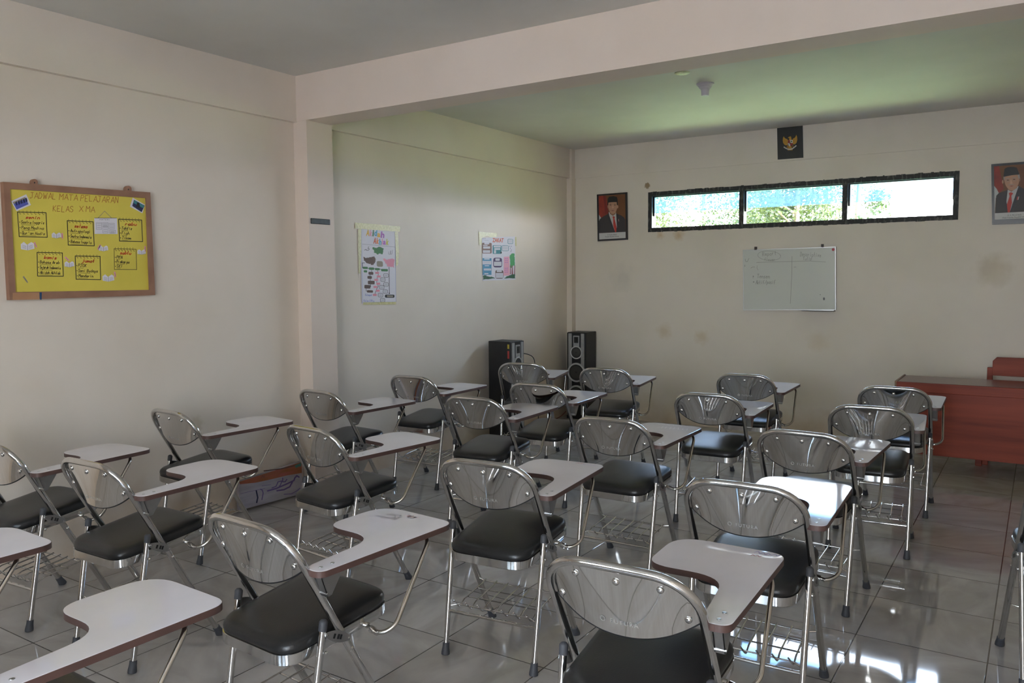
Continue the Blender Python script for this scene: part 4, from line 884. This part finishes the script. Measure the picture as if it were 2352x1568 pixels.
# ---- framed portraits
P_skin = paper('portrait_skin', (178, 136, 112), .5); P_skd = paper('portrait_skin_shade', (138, 98, 80), .5); P_suit = paper('portrait_suit', (52, 47, 50), .5); P_lap = paper('portrait_lapel', (44, 42, 48), .5); P_shirt = paper('portrait_shirt', (186, 186, 188), .5); P_tie = paper('portrait_tie', (178, 52, 44), .5); P_peci = paper('portrait_cap', (26, 27, 26), .5); P_bgb = noisy('portrait_brown', lin(120, 76, 36), lin(96, 54, 34), 3, rough=.5); P_flag = noisy('portrait_flag', lin(158, 50, 34), lin(126, 42, 34), 9, rough=.5); P_cap = paper('portrait_caption', (196, 196, 196), .5); P_hair = paper('portrait_grey_hair', (150, 144, 140), .5); M_pf = mat('black_picture_frame', lin(26, 25, 32), .3)
def framed(crop, label, outer, inner, draw, name='framed_portrait'):
    V = -.02; o = hit(crop[0] + outer[3][0] / crop[2], crop[1] + outer[3][1] / crop[2], 1, V); r = empty(name, o)
    h_ = lambda p: hit(crop[0] + p[0] / crop[2], crop[1] + p[1] / crop[2], 1, V); fm = MB()
    for i in range(4): j = (i + 1) % 4; slab(fm, [h_(outer[i]), h_(outer[j]), h_(inner[j]), h_(inner[i])], 1, .019, o)
    fm.build('frame', M_pf, r, smooth=0); A = Art(crop, 1, V + .008, o); draw(A, inner); A.build('portrait_print', r); tag(r, label, 'framed portrait', 'framed portraits on the front wall'); return r
def d1(A, q):
    A.poly(q, P_bgb, 0); A.poly([(178, 235), (370, 220), (420, 420), (445, 720), (260, 840), (185, 760)], P_flag, 1); A.poly([(182, 745), (250, 850), (188, 940)], P_cap, 2); A.poly([(300, 225), (370, 218), (440, 700), (360, 770), (340, 500)], paper('portrait_flag_fold', (120, 36, 32), .5), 2)
    A.poly([(188, 950), (215, 880), (300, 815), (450, 740), (680, 735), (800, 775), (880, 830), (920, 900), (928, 1235), (190, 1268)], P_suit, 3)
    A.poly([(460, 690), (665, 700), (690, 1100), (640, 1240), (570, 1040), (480, 800)], P_shirt, 4); A.poly([(470, 640), (660, 640), (650, 740), (580, 790), (500, 740)], P_skd, 5)
    A.poly([(565, 815), (600, 800), (638, 820), (622, 860), (680, 1100), (672, 1240), (640, 1240), (588, 1060), (585, 862)], P_tie, 6)
    A.poly([(455, 700), (470, 760), (570, 1040), (640, 1245), (600, 1246), (440, 900), (430, 760)], P_lap, 6); A.poly([(672, 720), (740, 760), (700, 1000), (685, 1240), (672, 1240), (690, 1090), (680, 820)], P_lap, 6)
    A.poly(rounded([(455, 400), (690, 400), (705, 560), (655, 700), (580, 748), (510, 712), (450, 570)], 40), P_skin, 7)
    A.ell(438, 540, 18, 44, P_skd, 6); A.ell(712, 540, 18, 44, P_skin, 6)
    A.poly([(450, 560), (510, 712), (580, 748), (655, 700), (640, 720), (580, 762), (505, 730), (452, 620)], P_skd, 8)
    A.poly(rounded([(438, 330), (470, 262), (590, 246), (690, 268), (708, 340), (716, 485), (690, 495), (684, 410), (560, 412), (455, 424), (444, 500), (424, 495)], 12), P_peci, 8)
    for x in (510, 636):
        A.poly([(x - 40, 468), (x, 456), (x + 40, 468), (x, 466)], P_peci, 9); A.ell(x, 494, 32, 11, P_skd, 8); A.ell(x, 494, 12, 8, P_peci, 9)
    A.poly([(568, 490), (584, 490), (606, 580), (580, 598), (548, 584)], paper('portrait_nose', (196, 154, 130), .5), 8); A.line([(550, 592), (580, 602), (606, 590)], 8, P_skd, 9)
    A.poly([(522, 645), (572, 634), (628, 640), (580, 664)], paper('portrait_lips', (138, 84, 78), .5), 9); A.line([(530, 620), (500, 660)], 6, P_skd, 8)
    A.poly([(728, 880), (742, 875), (750, 945), (736, 945)], P_tie, 7); A.poly([(738, 880), (744, 880), (750, 944), (744, 944)], P_shirt, 8)
    A.poly([(190, 1272), (932, 1235), (932, 1405), (192, 1446)], P_cap, 9)
    A.font('Ir. H. Joko Widodo', (430, 1334), (688, 1322), 36, P_blk, 10); A.font('Presiden Republik Indonesia', (370, 1388), (750, 1370), 34, P_blk, 10)
framed((1360, 430, 12.06), 'framed portrait left of the window, man in black cap without glasses', [(130, 200), (960, 135), (976, 1450), (152, 1495)], [(172, 238), (916, 184), (932, 1405), (192, 1448)], d1)
def d2(A, q):
    A.poly(q, P_bgb, 0); A.poly([(200, 200), (310, 195), (360, 450), (415, 700), (310, 790), (200, 630)], P_flag, 1); A.poly([(200, 630), (260, 700), (310, 800), (240, 900), (215, 1330)], P_cap, 2)
    A.poly([(228, 1230), (250, 850), (300, 795), (490, 725), (735, 630), (840, 690), (1010, 740), (1110, 830), (1130, 1180)], P_suit, 3)
    A.poly([(500, 720), (740, 640), (690, 850), (600, 1050), (540, 1215), (500, 1100), (470, 980)], P_shirt, 4); A.poly([(500, 640), (720, 620), (700, 680), (580, 760), (510, 720)], P_skd, 5)
    A.poly([(525, 790), (570, 772), (620, 796), (580, 850), (592, 1000), (545, 1212), (500, 1212), (482, 1040), (540, 860)], P_tie, 6)
    A.poly([(495, 730), (470, 960), (500, 1215), (460, 1216), (430, 900)], P_lap, 6); A.poly([(738, 640), (800, 690), (690, 1000), (560, 1212), (545, 1212), (600, 1040)], P_lap, 6)
    A.poly(rounded([(408, 430), (745, 380), (750, 560), (700, 680), (590, 748), (500, 700), (440, 600)], 50), P_skin, 7); A.ell(392, 545, 18, 42, P_skin, 6); A.ell(760, 490, 18, 50, P_skd, 6)
    A.poly([(405, 430), (440, 425), (430, 520), (410, 500)], P_hair, 8); A.poly([(715, 388), (760, 385), (765, 470), (735, 480)], P_hair, 8)
    A.poly(rounded([(430, 262), (500, 225), (620, 218), (700, 235), (755, 388), (600, 400), (405, 440)], 18), P_peci, 9)
    for x, y in ((505, 510), (640, 492)):
        A.ell(x, y, 34, 12, P_skd, 8); A.ell(x, y, 12, 8, P_peci, 9); A.line([(x + 48 * math.cos(k * .42), y + 30 * math.sin(k * .42)) for k in range(16)], 5, P_hair, 10); A.line([(x - 40, y - 34), (x + 38, y - 40)], 9, P_hair, 9)
    A.poly([(560, 505), (580, 503), (612, 580), (580, 600), (545, 588)], paper('portrait_nose', (196, 154, 130), .5), 8); A.line([(520, 615), (575, 604), (635, 602)], 10, P_hair, 9); A.poly([(535, 638), (580, 628), (630, 630), (585, 652)], paper('portrait_lips', (138, 84, 78), .5), 9)
    A.poly([(706, 872), (728, 868), (714, 940), (694, 945)], P_tie, 7); A.poly([(730, 868), (750, 868), (735, 935), (716, 940)], P_shirt, 7)
    A.poly([(210, 1232), (1130, 1182), (1135, 1330), (214, 1372)], P_cap, 9)
    A.font("K. H. Ma'ruf Amin", (500, 1290), (800, 1276), 30, P_blk, 10); A.font('Wakil Presiden Republik Indonesia', (380, 1346), (960, 1316), 30, P_blk, 10)
framed((2262, 360, 9.5), 'framed portrait right of the window, man in black cap with glasses', [(140, 162), (1175, 82), (1200, 1440), (160, 1480)], [(197, 205), (1125, 140), (1140, 1330), (214, 1372)], d2)

# ---- emblem panel
CG = (1770, 280, 16.5); og = hit(1815, 364, 1, -.017); ge = empty('emblem_panel', og); tag(ge, 'black panel with a golden eagle emblem high on the front wall above the window', 'emblem')
P_bk = mat('black_panel', lin(28, 29, 30), .5); P_go = paper('gold_print', (186, 140, 40), .45); P_gd = paper('dark_gold_print', (150, 104, 28), .45); P_crm = paper('crimson_print', (150, 36, 40), .45); P_pw = paper('panel_white', (206, 206, 204), .45)
q4 = [(245, 236), (1215, 138), (1238, 1352), (268, 1425)]; sb = MB(); slab(sb, [hit(CG[0] + x / CG[2], CG[1] + y / CG[2], 1, -.017) for x, y in q4], 1, .004, og); sb.build('panel', P_bk, ge, smooth=0)
A = Art(CG, 1, -.0175, og)
A.poly([(500, 540), (520, 590), (570, 630), (630, 650), (655, 690), (650, 800), (640, 870), (590, 885), (530, 865), (480, 800), (460, 700), (470, 600)], P_go, 1)
A.poly([(975, 485), (1005, 570), (1010, 680), (980, 790), (920, 845), (850, 850), (840, 760), (830, 660), (860, 625), (920, 595), (950, 545)], P_go, 1)
for k in range(4): A.line([(490 + k * 36, 660 + k * 8), (520 + k * 32, 840)], 5, P_gd, 2); A.line([(985 - k * 34, 640 - k * 2), (955 - k * 30, 800)], 5, P_gd, 2)
A.poly([(650, 605), (700, 560), (770, 545), (790, 640), (800, 690), (690, 690), (712, 640), (705, 612)], P_go, 1); A.ell(728, 580, 8, 8, P_bk, 2, 8)
A.poly([(640, 860), (700, 880), (650, 990), (600, 1000)], P_gd, 1); A.poly([(820, 850), (850, 880), (880, 960), (840, 970)], P_gd, 1); A.poly([(680, 915), (790, 915), (810, 1010), (740, 1030), (660, 1010)], P_go, 1)
A.poly([(655, 695), (838, 680), (840, 830), (800, 890), (725, 930), (670, 880), (650, 810)], P_pw, 2); A.poly([(655, 695), (738, 690), (738, 800), (650, 808)], P_crm, 3); A.poly([(745, 800), (840, 795), (838, 835), (800, 890), (745, 920)], P_crm, 3); A.ell(788, 738, 28, 30, P_dgr, 4, 10); A.ell(690, 745, 22, 18, P_bk, 4, 10); A.poly([(715, 780), (770, 780), (765, 830), (740, 850), (718, 830)], P_bk, 4); A.poly([(730, 795), (755, 795), (742, 825)], P_go, 5); A.line([(680, 840), (700, 900)], 10, P_grn, 4)
A.line([(508, 950), (560, 985), (640, 1025), (740, 1040), (830, 1010), (900, 960), (968, 900)], 40, P_pw, 3); A.poly([(650, 1040), (840, 1030), (830, 1070), (650, 1078)], P_go, 2)
A.build('eagle_emblem', ge)
